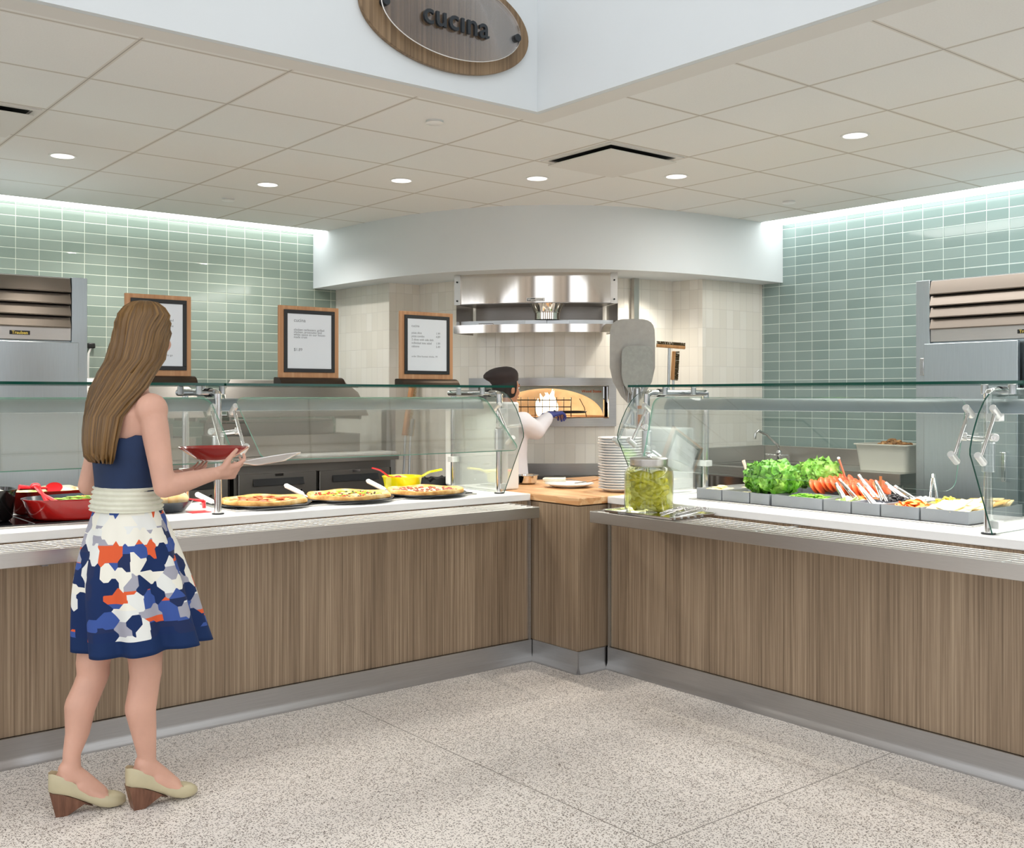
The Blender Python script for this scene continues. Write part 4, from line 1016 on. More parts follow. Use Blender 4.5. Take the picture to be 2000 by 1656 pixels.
prof = [(.001,0),(r_*.93,0),(r_,.012),(r_,.175),(r_*.98,.195),(r_*.86,.214),(r_*.78,.220),(r_*.78,.226)]
jg = obj('glass_body', M().lathe(prof, JC, 56, cap1=False), MT['jarglass'], t, smooth=60)
obj('lid', M().lathe([(.001,.262),(r_*.70,.262),(r_*.745,.259),(r_*.775,.256),(r_*.78,.25),(r_*.755,.222),(r_*.755,.218),(.001,.218)], JC, 56), MT['steelh'], t)
obj('lid_knob', M().lathe([(.016,.262),(.009,.266),(.007,.278),(.016,.282),(.016,.287),(.001,.288)], JC, 24), MT['chrome'], t)
obj('brine', M().lathe([(.001,.006),(r_*.9,.006),(r_*.955,.015),(r_*.955,.174),(r_*.93,.192),(.001,.192)], JC, 48), MT['brine'], t, smooth=60)
n = N('pickle'); f = n.noise(n.coord('Object', (1,1,1)), 22, 4)
MT['pickle'] = n.fin(n.ramp(f, [(.3, rgb(132,132,22)), (.5, rgb(190,186,52)), (.7, rgb(224,220,120))]), .3, 0, .5)
n = N('cut_pickle'); f = n.noise(n.coord('Object', (1,1,1)), 26, 4)
MT['picklecut'] = n.fin(n.ramp(f, [(.3, rgb(186,186,96)), (.7, rgb(222,222,158))]), .3, 0, .5)
def pickle(L, w):
    m = M(); rs = []; k = 12
    for i in range(k+1):
        s = -1+2*i/k; q = math.sqrt(max(0.003, 1-abs(s)**2.6)); b = .10*L*(1-s*s)
        rs.append([(L/2*s, b+w*q*math.cos(2*PI*j/12)*(1+.06*math.sin(j*2.1+i)), w*q*math.sin(2*PI*j/12)) for j in range(12)])
    return m.rings(rs)
pk = [obj('pickle', pickle(.105,.0185), MT['pickle'], None, (0,0,0)), obj('pickle', pickle(.088,.016), MT['picklecut'], None, (0,0,0))]
rp = random.Random(21); cnt = 0
view = math.atan2(-JC.y, -JC.x)
for layer in range(7):
    for k in range(5 if layer < 6 else 4):
        a = view + (-70+35*k+rp.uniform(-8,8)+(12 if layer % 2 else -6))*PI/180
        rad = .076+rp.uniform(-.006,.006)
        p = Vector((JC.x+rad*math.cos(a), JC.y+rad*math.sin(a), jz+.028+.0245*layer+rp.uniform(-.004,.004)))
        src = pk[1] if rp.random() < .33 else pk[0]
        rot = (rp.uniform(-.5,.5), rp.uniform(-.45,.45), a+PI/2+rp.uniform(-.25,.25))
        o = src if (cnt < 1 and src is pk[0]) else src.copy()
        if o is not src: COL.objects.link(o)
        o.location = p; o.rotation_euler = rot; cnt += 1
        if src is pk[0]: tag(o, 'dark green whole pickle packed in the glass jar', 'pickle', 'whole pickles in the jar')
        else: tag(o, 'pale cut pickle showing its flesh in the glass jar', 'pickle', 'cut pickles in the jar')
if pk[1].get('label') is None: bpy.data.objects.remove(pk[1])
# clear plastic tongs on the tray
def tongs(name, lab, cat, hinge, tip, spread, mt, w=.010, group=None, claw=True, sp_dir=None):
    """two arms from a hinge to two tips"""
    t = thing(name, lab, cat, tip, group=group)
    d = (tip-hinge); sd = Vector(sp_dir) if sp_dir else d.cross(Vector((0,0,1)))
    sd = sd.normalized(); L = d.length
    for s in (-1, 1):
        q = [hinge+sd*s*.004, hinge+d*.3+sd*s*spread*.42, hinge+d*.75+sd*s*spread*.9, hinge+d+sd*s*spread]
        obj('arm', M().tube(q, [w*.8,w,w*.8,w*1.05], 10, .30, up=sd), mt, t)
        if claw: obj('scoop', M().ball(hinge+d*1.0+sd*s*spread, (w*1.5,w*1.5,w*.8)), mt, t)
    obj('hinge', M().tube([hinge-d.normalized()*.006, hinge+d.normalized()*.014], [w*1.0,w*.95], 10), mt, t)
    return t
zt_ = .893
tongs('clear_tongs', 'clear plastic tongs on the tray, the pair nearest the jar', 'tongs', Vector((3.60,3.352,zt_)), Vector((3.73,3.335,zt_+.018)), .022, MT['acrylicw'] if 'acrylicw' in MT else MT['acrylic'], .010, 'clear tongs on the tray')
tongs('clear_tongs', 'clear plastic tongs on the tray, the pair at its outer edge', 'tongs', Vector((3.61,3.268,zt_)), Vector((3.79,3.276,zt_+.020)), .022, MT['acrylic'], .010, 'clear tongs on the tray')

# ================================================================== BUTCHER BLOCK: plates, knife
def plate_mesh(r=.125):
    return M().lathe([(.001,.0),(r*.55,.0),(r*.58,.003),(r*.72,.006),(r*.99,.0205),(r,.0225),(r*.985,.0245),(r*.72,.0115),(r*.6,.0085),(.001,.0085)], (0,0,0), 44)
ORD = ['topmost','second from the top','third from the top','fourth from the top','fifth from the top','sixth from the top','seventh from the top','eighth from the top','ninth from the top','tenth from the top','middle one, tenth from the bottom','ninth from the bottom','eighth from the bottom','seventh from the bottom','sixth from the bottom','fifth from the bottom','fourth from the bottom','third from the bottom','second from the bottom','bottom one']
pp = P(1214,958,Z=.912); p0 = None; rp = random.Random(4)
pc_ = Vector((4.118,4.150,0))
for k in range(20):
    z = .9125 + (19-k)*.0146
    if p0 is None: p0 = o = obj('plate', plate_mesh(.122), MT['porcelain'], None, (0,0,0))
    else: o = p0.copy(); COL.objects.link(o)
    o.location = (pc_.x+rp.uniform(-.003,.003), pc_.y+rp.uniform(-.003,.003), z)
    tag(o, 'white plate in the tall stack by the partition, ' + ORD[k], 'plate', 'white plates in the tall stack')
o = p0.copy(); COL.objects.link(o); o.location = P(1112,951,Z=.9125); o.location.z = .9125; o.scale = (1.18,1.18,1.0)
tag(o, 'white plate lying on the butcher block under the knife', 'plate'); o.pop('group', None) if 'group' in o.keys() else None
pl = Vector(o.location); vr = Vector((RT[0],RT[1],0)); vf = Vector((FW[0],FW[1],0))
t = thing('knife', 'broad knife with a pale handle resting across the white plate', 'knife', pl+Vector((0,0,.03)))
a = pl-vr*.155+Vector((0,0,.043)); b = pl-vr*.022+Vector((0,0,.043)); e = pl+vr*.10+vf*.01+Vector((0,0,.028))
obj('handle', M().tube([a, a+vr*.012, a+vr*.06, b-vr*.012, b], [.010,.018,.017,.018,.020], 14, .75), MT['palehandle'] if 'palehandle' in MT else MT['sauce'], t)
obj('blade', M().tube([b-vr*.004, b+vr*.03, e], [.016,.018,.004], 10, .12), MT['chrome'], t)
t = thing('spatula', 'pale wooden scraper leaning over the edge of the white plate', 'spatula', pl+vr*.14)
obj('handle', M().tube([pl+vr*.20+Vector((0,0,.052)), pl+vr*.10+Vector((0,0,.030))], [.010,.009], 10, .6), MT['bamboo'], t)
obj('blade', M().tube([pl+vr*.10+Vector((0,0,.030)), pl+vr*.03-vf*.01+Vector((0,0,.022))], [.014,.02], 10, .2), MT['chrome'], t)
c = P(1028,945,Z=.9125); c.z = .9125
t = thing('steel_pan', 'small steel pan beside the tall white partition', 'pan', c)
obj('body', M().lathe([(.001,0),(.05,0),(.062,.01),(.068,.05),(.076,.053),(.076,.055),(.062,.053),(.056,.012),(.001,.008)], c, 32), MT['chrome'], t)

# ================================================================== SALAD BAR
WX0, WX1, WY0, WY1 = 4.085, 4.615, 2.12, 3.62
t = thing('cold_well_rim', 'flat steel rim of the cold well around the grey salad pans', 'rim', (4.3,2.9,.9112))
m = M(); m.box(WX0,WX0+.028,WY0,WY1,.9112,.9165).box(WX1-.02,WX1,WY0,WY1,.9112,.9165).box(WX0+.028,WX1-.02,WY0,WY0+.02,.9112,.9165).box(WX0+.028,WX1-.02,WY1-.02,WY1,.9112,.9165)
obj('frame', m, MT['steelh'], t, bevel=.002)
def span(x0, x1, y0, y1, lab, h=.052, z=.9122):
    t = thing('salad_pan', lab, 'pan', ((x0+x1)/2,(y0+y1)/2,z), group='grey pans of the salad bar'); w = .005; z += .005
    m = M().rings([rr(x0,x1,y0,y1,z,.006,3), rr(x0,x1,y0,y1,z+h,.006,3), rr(x0+w,x1-w,y0+w,y1-w,z+h,.005,3), rr(x0+w,x1-w,y0+w,y1-w,z+.006,.005,3)])
    obj('tub', m, MT['panside'], t, smooth=30); return t
g = .0022; FX0, FX1, BX0, BX1 = 4.122, 4.325, 4.330, 4.590
YS = [(3.60,3.436),(3.432,3.262),(3.258,3.142),(3.130,2.845),(2.841,2.697),(2.693,2.552),(2.548,2.368),(2.362,2.150)]
LB = ['grey pan of pasta salad at the jar end of the salad bar','grey pan mostly covered by the lettuce, second from the jar end','grey pan right under the lettuce leaves','wide grey pan of shredded green leaves','small grey pan of sliced cucumber','small grey pan of chopped onion','grey pan of carrot slices','long grey pan of cheese slices at the near end of the salad bar']
for (a, b), lab in zip(YS, LB):
    span(FX0, FX1 if lab[:4] != 'long' else BX1, b, a, lab)
BK = [(3.60,3.30,'back grey pan behind the pasta salad'),(3.29,3.02,'back grey pan under the second lettuce'),(3.01,2.70,'back grey pan of sliced tomatoes'),(2.69,2.62,'back grey pan of grated yellow cheese'),(2.61,2.49,'back grey pan of chopped egg'),(2.48,2.37,'back grey pan of yellow corn salad')]
for a, b, lab in BK: span(BX0, BX1, b, a, lab)
FOOD = {'pasta': [rgb(214,196,120), rgb(240,228,176), rgb(236,224,190)], 'cuke': [rgb(150,186,96), rgb(214,226,170), rgb(236,240,214)], 'onion': [rgb(206,196,214), rgb(236,230,240)],
        'leaf': [rgb(70,130,24), rgb(120,180,44), rgb(160,206,80)], 'carrot': [rgb(226,104,24), rgb(240,138,54), rgb(248,172,96)], 'corn': [rgb(230,190,30), rgb(240,216,84), rgb(120,150,44)],
        'egg': [rgb(240,236,224), rgb(250,250,246)], 'olives': [rgb(18,16,18), rgb(46,40,46)], 'cheddar': [rgb(236,170,70), rgb(246,200,110)], 'tomato': [rgb(206,74,34), rgb(226,104,56), rgb(240,150,108)], 'swiss': [rgb(240,214,140), rgb(248,232,180)]}
for k, v in list(FOOD.items()): MT['f_'+k] = mottled('food_'+k, v, 18, .35, .5, .15)
MG = {'strip': .036, 'disc': .03, 'bit': .018}
def food(name, mt, lab, x0, x1, y0, y1, z, h, cnt, s, seed, kind):
    return tag(obj(name, heap((x0+x1)/2,(y0+y1)/2,z,(x1-x0)/2-MG.get(kind,.016),(y1-y0)/2-MG.get(kind,.016),h,cnt,s,seed,kind+'_box'), MT['f_'+mt], None, None), lab, 'food', kind='stuff')
zf = .946
food('pasta_salad','pasta','pale pasta salad at the jar end of the salad bar',FX0,FX1,3.436,3.60,zf,.036,150,.012,1,'strip')
food('shredded_pasta','pasta','pale shredded salad in the pan behind the pasta salad',BX0,BX1,3.31,3.59,zf,.036,160,.012,15,'strip')
food('pale_salad','pasta','pale salad showing in the second pan beside the lettuce',FX0,FX1,3.262,3.432,zf,.014,90,.012,2,'strip')
food('shredded_leaves','leaf','shredded green leaves in the wide grey pan',FX0,FX1,2.85,3.125,zf+.002,.032,150,.013,3,'strip')
food('sliced_cucumber','cuke','pale cucumber slices in the small grey pan',FX0,FX1,2.697,2.841,zf,.030,46,.021,4,'disc')
food('chopped_onion','onion','pale chopped onion in the small grey pan',FX0,FX1,2.552,2.693,zf-.008,.024,160,.009,5,'bit')
food('carrot_slices','carrot','orange carrot slices heaped in the grey pan',FX0,FX1,2.368,2.548,zf+.004,.036,80,.019,6,'disc')
food('corn_salad','corn','yellow corn and pepper salad at the back near the cheese',BX0,BX1,2.37,2.48,zf+.01,.034,170,.010,7,'bit')
food('chopped_egg','egg','white chopped egg at the back of the salad bar',BX0,BX1,2.49,2.61,zf+.004,.03,170,.010,8,'bit')
food('grated_cheddar','cheddar','orange grated cheese at the back beside the tomatoes',BX0,BX1,2.62,2.69,zf+.004,.03,120,.010,9,'strip')
tag(obj('olive_rings', heap(4.33,2.60,.972,.055,.055,.022,85,.0105,10,'ringlet'), MT['f_olives'], None, None), 'heap of shiny black olive rings in the middle of the salad bar', 'food', kind='stuff')
tag(obj('carrot_rounds', heap(4.35,2.735,.966,.06,.045,.02,34,.02,14,'disc'), MT['f_carrot'], None, None), 'orange carrot rounds in front of the tomatoes', 'food', kind='stuff')
# tomato slices, each its own object, leaning in rows
def slice_mesh(r, th):
    return M().lathe([(.001,-th/2),(r*.92,-th/2),(r,-th*.2),(r,th*.2),(r*.92,th/2),(.001,th/2)], (0,0,0), 26)
ts_ = obj('tomato_slice', slice_mesh(.041,.009), MT['f_tomato'], None, (0,0,0)); k = 0
for row in range(3):
    for i in range(11):
        o = ts_ if k == 0 else ts_.copy()
        if k: COL.objects.link(o)
        o.location = (4.365+.072*row+rp.uniform(-.004,.004), 3.055-.0295*i+rp.uniform(-.003,.003), .998+.004*row+(.016 if i in (2,3,4) else 0))
        o.rotation_euler = (PI/2-.55+rp.uniform(-.06,.06), rp.uniform(-.1,.1), rp.uniform(-.1,.1)+.25)
        tag(o, ['tomato slice leaning in the front row of tomatoes','tomato slice leaning in the middle row of tomatoes','tomato slice leaning in the back row of tomatoes'][row], 'tomato slice', ['front row of tomato slices','middle row of tomato slices','back row of tomato slices'][row]); k += 1
cs_ = obj('cheese_slice', M().box(-.045,.045,-.037,.037,-.003,.003), MT['f_swiss'], None, (0,0,0), bevel=.001); k = 0
cs2 = obj('cheese_slice', M().box(-.042,.042,-.04,.04,-.003,.003), MT['f_cheddar'], None, (0,0,0), bevel=.001)
for row in range(7):
    for j in range(3):
        src = cs2 if (row in (4,5) and j != 1) else cs_
        used = src.get('label') is not None
        o = src.copy() if used else src
        if used: COL.objects.link(o)
        o.location = (4.175+.06*row+rp.uniform(-.01,.01), 2.205+.052*j+rp.uniform(-.008,.008), .968+.009*(j % 2)+.004*(row % 2)+rp.uniform(0,.006))
        o.rotation_euler = (rp.uniform(-.22,.22), rp.uniform(-.30,-.10), rp.uniform(-.35,.35))
        tag(o, 'pale yellow cheese slice in the long grey pan' if src is cs_ else 'orange cheese slice at the back of the long grey pan', 'cheese slice', 'pale cheese slices' if src is cs_ else 'orange cheese slices')
# lettuces
n = N('lettuce_leaf'); v = n.coord(); f = n.noise(v, 14, 4); 
MT['lettuce'] = n.fin(n.ramp(f, [(.3, rgb(52,106,20)), (.5, rgb(92,152,38)), (.72, rgb(158,196,88))]), .38, 0, .5)
n.set(n.b.inputs['Subsurface Weight'], .0)
MT['lettuce2'] = mottled('pale_lettuce_leaf', [rgb(84,146,36), rgb(136,188,72), rgb(196,222,134)], 14, .4)
def lettuce(lab, c, rx, ry, rz, cnt, seed, mt='lettuce'):
    r = random.Random(seed); m = M()
    for k in range(cnt):
        el = math.asin(r.uniform(-.62,1)); az = r.random()*2*PI
        nrm = Vector((math.cos(el)*math.cos(az), math.cos(el)*math.sin(az), math.sin(el)))
        tg = Vector((-math.sin(az), math.cos(az), 0)); bt = nrm.cross(tg)
        base = Vector((c.x+rx*.62*nrm.x, c.y+ry*.62*nrm.y, c.z+rz*.62*nrm.z)); sz = r.uniform(.030,.052); ph = r.random()*6
        tw = r.uniform(-.7,.7); t2 = tg*math.cos(tw)+bt*math.sin(tw); b2 = bt*math.cos(tw)-tg*math.sin(tw)
        def f(u, v):
            x = (u-.5)*2; y = v; e = abs(x)**2*.6+y*y
            fr = .36*e*math.sin(x*10+ph)+.28*e*math.sin(y*9+x*5+ph*2)+.2*e*math.sin(x*21+y*15+ph)
            wdt = .45+.75*math.sin(min(1,y*1.15)*PI*.62)
            out = .25+.6*y-.45*y*y+fr*.55
            p = base + t2*(x*sz*wdt) + b2*((y-.35)*sz*1.5) + nrm*(out*sz*.75)
            return (p.x, p.y, max(p.z, .938))
        m.grid(f, 10, 8)
    return tag(obj('lettuce', m, MT[mt], None, Vector((c.x,c.y,.94)), smooth=60), lab, 'lettuce', 'heads of leaf lettuce')
MT['lettuce'].use_backface_culling = False
lettuce('big frilly green lettuce heaped over the front of the salad bar', Vector((4.245,3.215,1.025)), .152, .190, .100, 190, 31)
lettuce('paler frilly lettuce behind the big one at the back of the salad bar', Vector((4.50,3.125,1.035)), .108, .145, .088, 120, 37, 'lettuce2')
# tongs and spoons of the salad bar
GT = 'steel tongs of the salad bar'
def ptongs(lab, h, e, x_h, x_t, w=.0085, sp_=.018):
    tongs('salad_tongs', lab, 'tongs', P(h[0],h[1],X=x_h), P(e[0],e[1],X=x_t), sp_, MT['chrome'], w, GT, False, (.45,.89,0))
ptongs('steel tongs standing in the cucumber, beside the tomatoes', (1634,946), (1651,978), 4.24, 4.22)
ptongs('wide steel tongs lying over the tomatoes behind the cucumber tongs', (1641,938), (1671,972), 4.34, 4.30)
ptongs('tallest steel tongs leaning over the onion towards the olives', (1679,930), (1712,972), 4.36, 4.30)
ptongs('steel tongs standing in the chopped onion', (1677,947), (1707,984), 4.25, 4.22)
ptongs('steel tongs standing in the black olives', (1711,942), (1728,978), 4.30, 4.27)
ptongs('steel tongs resting between the olives and the chopped egg', (1732,945), (1768,974), 4.36, 4.34)
ptongs('steel tongs lying lowest over the chopped egg', (1750,951), (1788,976), 4.46, 4.42)
ptongs('upright steel tongs standing in the corn salad by the cheese', (1823,929), (1824,972), 4.42, 4.38, .0085, .022)
MT['copper'] = plain('copper_handle', rgb(196,112,84), .35, .3, .05)
MT['palehandle'] = plain('pale_handle', rgb(214,190,176), .4, 0, .05)
def spoon(lab, pts, x, mt, tip, rr_):
    q = [P(a,b,X=x) for a, b in pts]; t = thing('serving_spoon', lab, 'spoon', q[-1], group='serving spoons of the salad bar')
    obj('handle', M().tube(q, rr_, 10, .6), mt, t)
    if tip: obj('end_cap', M().ball(q[0], (.008,.008,.008)), tip, t)
    obj('bowl', M().ball(q[-1]+Vector((0,0,-.004)), (.02,.026,.008)), MT['chrome'], t)
spoon('spoon with a pale handle standing behind the big lettuce', [(1452,899),(1456,912),(1461,940)], 4.40, MT['palehandle'], None, [.011,.009,.007])
spoon('spoon with a copper handle standing behind the tomatoes', [(1638,895),(1646,918),(1655,945)], 4.50, MT['copper'], MT['porcelain'], [.006,.006,.005])
spoon('thin brass handled spoon standing behind the second lettuce', [(1614,899),(1617,912),(1620,935)], 4.52, MT['gold'], MT['porcelain'], [.006,.005,.004])
spoon('small wooden spoon standing behind the olive tongs', [(1720,930),(1720,942),(1721,965)], 4.46, MT['gripwood'], None, [.008,.006,.005])
# ================================================================== PEOPLE
def skin(name, c):
    n = N(name); f = n.noise(n.coord(), 9, 4)
    lo = tuple(x*.93 for x in c); hi = tuple(min(1,x*1.06) for x in c)
    m_ = n.fin(n.ramp(f, [(.3, lo), (.7, hi)]), .45, 0, .4); n.set(n.b.inputs['Subsurface Weight'], .06)
    n.b.inputs['Subsurface Radius'].default_value = (.02,.008,.005); return m_
MT['skin'] = skin('skin', rgb(208,162,142)); MT['skin2'] = skin('tanned_skin', rgb(196,140,108))
V = Vector
def hand(m, wrist, fwd, nrm, thumb, L=.175, curl=(.25,.5,.45), r=.0082, spread=.10, curls=None):
    """palm, four unequal bent fingers and a thumb leaving the side of the palm; nrm = palm side"""
    f = fwd.normalized(); n_ = (nrm-f*nrm.dot(f)).normalized(); s = f.cross(n_).normalized()
    if s.dot(thumb) < 0: s = -s
    pl_ = L*.50; w = L*.20
    for k, o in enumerate((-.85,-.3,.3,.85)):
        m.capsule(wrist+s*o*w*.55, wrist+f*pl_+s*o*w, r*1.5, r*1.25)
    m.capsule(wrist-f*.01, wrist+f*pl_*.5, .019, .021)
    for k, (o, ln) in enumerate(((.95,.44),(.32,.50),(-.32,.46),(-.92,.36))):
        p = wrist+f*pl_*.96+s*o*w; a = 0.; fl = L*ln; d = (f+s*o*spread).normalized(); rr_ = r*(1.05 if k < 3 else .9)
        cu = curls[k] if curls else curl
        for j, q in enumerate((.45,.31,.24)):
            a += cu[j]; dd = (d*math.cos(a)+n_*math.sin(a)); e = p+dd*fl*q
            m.capsule(p, e, rr_*(1-.1*j), rr_*(1-.1*(j+1)), 10); p = e
    p = wrist+f*pl_*.25+s*w*.8; d = (s*.75+f*.6+n_*.35).normalized()
    for ln, rr_ in ((.20,1.35),(.16,1.1),(.13,.95)):
        e = p+d*L*ln; m.capsule(p, e, r*rr_*1.05, r*rr_, 10); p = e; d = (d*.8+f*.45+n_*.25).normalized()
def ringsec(m, secs, n=26):
    """(centre, rx along fwd, ry along side) ellipse sections in x/y"""
    m.rings([[ (c[0]+rx*math.cos(2*PI*k/n), c[1]+ry*math.sin(2*PI*k/n), c[2]) for k in range(n)] for c, rx, ry in secs])
def head(m0, c, k=1., yaw=0.):
    """head facing +X (turned by yaw): skull, jaw, nose, brow, ears; c = centre"""
    RZ = Matrix.Rotation(yaw,4,'Z'); m = M(Matrix.Translation(c) @ RZ); c0 = c; c = V((0,0,0))
    m.ball(c+V((-.012,0,.022))*k, (.098*k,.076*k,.098*k), 20, 14)
    m.ball(c+V((.022,0,-.035))*k, (.068*k,.060*k,.085*k), 18, 12)
    m.ball(c+V((.055,0,-.088))*k, (.028*k,.030*k,.024*k), 14, 9)
    m.capsule(c+V((.082,0,.012))*k, c+V((.106,0,-.026))*k, .010*k, .013*k)
    m.ball(c+V((.096,0,-.032))*k, (.014*k,.017*k,.011*k), 12, 8)
    for s in (-1, 1):
        m.ball(c+V((.073,s*.032,.020))*k, (.018*k,.026*k,.010*k), 12, 8)
        m.ball(c+V((.052,s*.040,-.028))*k, (.028*k,.024*k,.026*k), 12, 8)
        m.ball(c+V((-.008,s*.077,-.012))*k, (.020*k,.010*k,.033*k), 12, 9)
    m.ball(c+V((.085,0,-.062))*k, (.013*k,.024*k,.008*k), 12, 8)
    b = len(m0.v); m0.v += m.v; m0.f += [tuple(i+b for i in f) for f in m.f]; m0.mi += m.mi
def face(par, c, k=1., eye=None, lip=None, yaw=0.):
    M_ = lambda: M(Matrix.Translation(c0) @ Matrix.Rotation(yaw,4,'Z'))
    c0 = c; c = V((0,0,0))
    for s in (-1, 1):
        obj('eye', M_().ball(c+V((.075,s*.031,.004))*k, (.010*k,.013*k,.009*k), 14, 9), MT['porcelain'], par)
        obj('iris', M_().ball(c+V((.083,s*.031,.004))*k, (.004*k,.0055*k,.0055*k), 10, 7), MT['black'], par)
        obj('eyebrow', M_().tube([c+V((.088,s*.014,.024))*k, c+V((.086,s*.034,.031))*k, c+V((.070,s*.052,.024))*k], [.003*k,.0035*k,.002*k], 8), eye, par)
    obj('lips', M_().tube([c+V((.088,-.022,-.062))*k, c+V((.100,0,-.060))*k, c+V((.088,.022,-.062))*k], [.003*k,.006*k,.003*k], 10), lip, par)

# ---------------- the shopper, seen from behind, walking to the right along the counter
WC = V((1.25,3.73,0))
wo = thing('person', 'woman with long brown hair in a patterned skirt walking along the counter with plates', 'person', WC)
H = V((1.335,3.735,1.655))
hipL, hipR = V((1.262,3.805,.92)), V((1.278,3.655,.92))
knL, knR = P(182,1318,Y=3.79), P(284,1318,Y=3.66)
anL, anR = P(140,1497,Y=3.775), P(288,1507,Y=3.675)
m = M()
ringsec(m, [((1.285,3.73,1.455),.052,.075),((1.275,3.73,1.43),.075,.150),((1.262,3.73,1.38),.092,.168),((1.262,3.73,1.30),.102,.155),((1.262,3.73,1.22),.094,.135),((1.262,3.73,1.12),.084,.118),((1.258,3.73,1.05),.094,.138),((1.262,3.73,.97),.102,.158),((1.264,3.73,.90),.100,.160),((1.266,3.73,.84),.07,.14)])
m.capsule(V((1.272,3.73,1.42)), V((1.300,3.734,1.57)), .058, .052, 18)
HY = math.radians(40); head(m, H, .98, HY)
Rs, Re, Rw = V((1.290,3.565,1.405)), V((1.315,3.515,1.130)), P(418,925,Y=3.545)
Ls, Le, Lw = V((1.262,3.895,1.405)), P(172,948,Y=3.955), V((1.47,3.93,1.135))
for s, e, w in ((Rs,Re,Rw),(Ls,Le,Lw)):
    m.ball(s+V((0,0,-.012)), (.056,.052,.058), 16, 10)
    m.chain([s, s.lerp(e,.35), s.lerp(e,.75), e], [.047,.046,.039,.036], 16)
    m.chain([e, e.lerp(w,.25), e.lerp(w,.7), w], [.036,.039,.029,.024], 16)
fR = (P(470,913,Y=3.57)-Rw); hand(m, Rw+fR.normalized()*.012, fR+V((0,0,-.01)), V((-.1,.75,.55)), V((0,.3,1)), .165, r=.0085, curls=((.35,.55,.4),(.45,.6,.4),(.55,.65,.4),(.65,.7,.4)))
fL = V((.98,-.12,.10)); hand(m, Lw+fL*.012, fL, V((0,-.25,1)), V((0,-1,.1)), .165, r=.0085, curl=(.25,.35,.3))
for h, k, a, sd in ((hipL,knL,anL,1),(hipR,knR,anR,-1)):
    m.chain([h, h.lerp(k,.5), k+V((0,0,.05)), k], [.088,.074,.058,.054], 18)
    c = k.lerp(a,.33)+V((-.020,0,0))
    m.chain([k, k.lerp(a,.15)+V((-.008,0,0)), c, k.lerp(a,.62)+V((-.008,0,0)), a+V((0,0,.045)), a], [.053,.052,.053,.041,.030,.031], 18)
    m.ball(k+V((.022,0,.01)), (.036,.036,.045), 14, 9)
def foot(m, heel, yaw):
    f = V((math.cos(yaw), math.sin(yaw), 0)); s = V((-f.y, f.x, 0)); g = lambda a, b, z: V((heel.x,heel.y,0))+f*a+s*b+V((0,0,z))
    m.ball(g(.042,0,.118), (.040,.032,.034), 14, 9)
    m.chain([g(.05,0,.150), g(.10,0,.105), g(.155,0,.052)], [.034,.031,.027], 14)
    for b in (-.022, .0, .022): m.chain([g(.09,b*.6,.092), g(.165,b,.036), g(.205,b*.8,.024)], [.024,.019,.012], 12)
fy = []
for (hx, hy), a, yaw in (((76,1588),anL,-.20),((240,1580),anR,-.02)):
    hp = P(hx,hy,Z=0); hp = V((a.x-.062*math.cos(yaw), a.y-.062*math.sin(yaw), 0)); foot(m, hp, yaw); m.capsule(a, V((hp.x,hp.y,0))+V((math.cos(yaw),math.sin(yaw),0))*.055+V((0,0,.13)), .031, .034); fy.append((hp,yaw))
body = fuse('body', m, MT['skin'], wo, .0052, 5)
MT['lips'] = plain('lips', rgb(188,104,96), .4)
MT['brow'] = plain('brow_hair', rgb(92,64,38), .7)
face(wo, H, .98, MT['brow'], MT['lips'], HY)
# strapless navy top
MT['navy'] = plain('navy_fabric', rgb(20,42,78), .75, 0, .12, 12)
m = M(); n_ = 48
def tsec(cx, z, rx, ry, e=.0, dip=0.): return [(cx+(rx+e)*math.cos(2*PI*k/n_), 3.73+(ry+e)*math.sin(2*PI*k/n_), z+dip*(1+math.cos(2*PI*k/n_))/2+.003*math.sin(k*1.9)) for k in range(n_)]
m.rings([tsec(1.262,1.10,.092,.126,.010), tsec(1.262,1.15,.094,.128,.011), tsec(1.262,1.20,.098,.138,.011), tsec(1.265,1.25,.108,.152,.011), tsec(1.268,1.285,.112,.160,.010,.05), tsec(1.268,1.287,.104,.152,.004,.05), tsec(1.265,1.24,.10,.145,.0), tsec(1.262,1.10,.086,.12,.0)], loop=True)
obj('strapless_top', m, MT['navy'], wo, smooth=60)
# pale waistband with ribs
MT['waist'] = plain('pale_knit', rgb(222,222,206), .8, 0, .04, 40)
m = M(); rs = []
for i in range(26):
    z = 1.125-.082*i/25; e = .014+.0045*math.sin(i/25*5*2*PI); rs.append([(1.260+(.090+.016*i/25+e)*math.cos(2*PI*k/n_), 3.73+(.124+.020*i/25+e)*math.sin(2*PI*k/n_), z) for k in range(n_)])
rs += [tsec(1.26,1.043,.098,.136,.0), tsec(1.26,1.125,.084,.118,.0)]
obj('waistband', m.rings(rs, loop=True), MT['waist'], wo, smooth=60)
# pleated skirt with angular printed shards
n = N('printed_skirt'); tc = n.coord('Object', (1.0,1.0,1.0), (0,0,0))
wv = n.coord('UV', (13, 5.0, 1)); nz = n.t.nodes.new('ShaderNodeTexNoise'); n.set(nz.inputs['Vector'], wv); nz.inputs['Scale'].default_value = .9
vm = n.t.nodes.new('ShaderNodeVectorMath'); vm.operation = 'ADD'; n.set(vm.inputs[0], wv)
sc_v = n.t.nodes.new('ShaderNodeVectorMath'); sc_v.operation = 'SCALE'; n.set(sc_v.inputs[0], nz.outputs['Color']); sc_v.inputs['Scale'].default_value = .5; n.set(vm.inputs[1], sc_v.outputs[0])
vo = n.t.nodes.new('ShaderNodeTexVoronoi'); vo.distance = 'MANHATTAN'; vo.voronoi_dimensions = '2D'; vo.inputs['Scale'].default_value = 1.85; n.set(vo.inputs['Vector'], wv)
sp = n.t.nodes.new('ShaderNodeSeparateColor'); n.set(sp.inputs[0], vo.outputs['Color'])
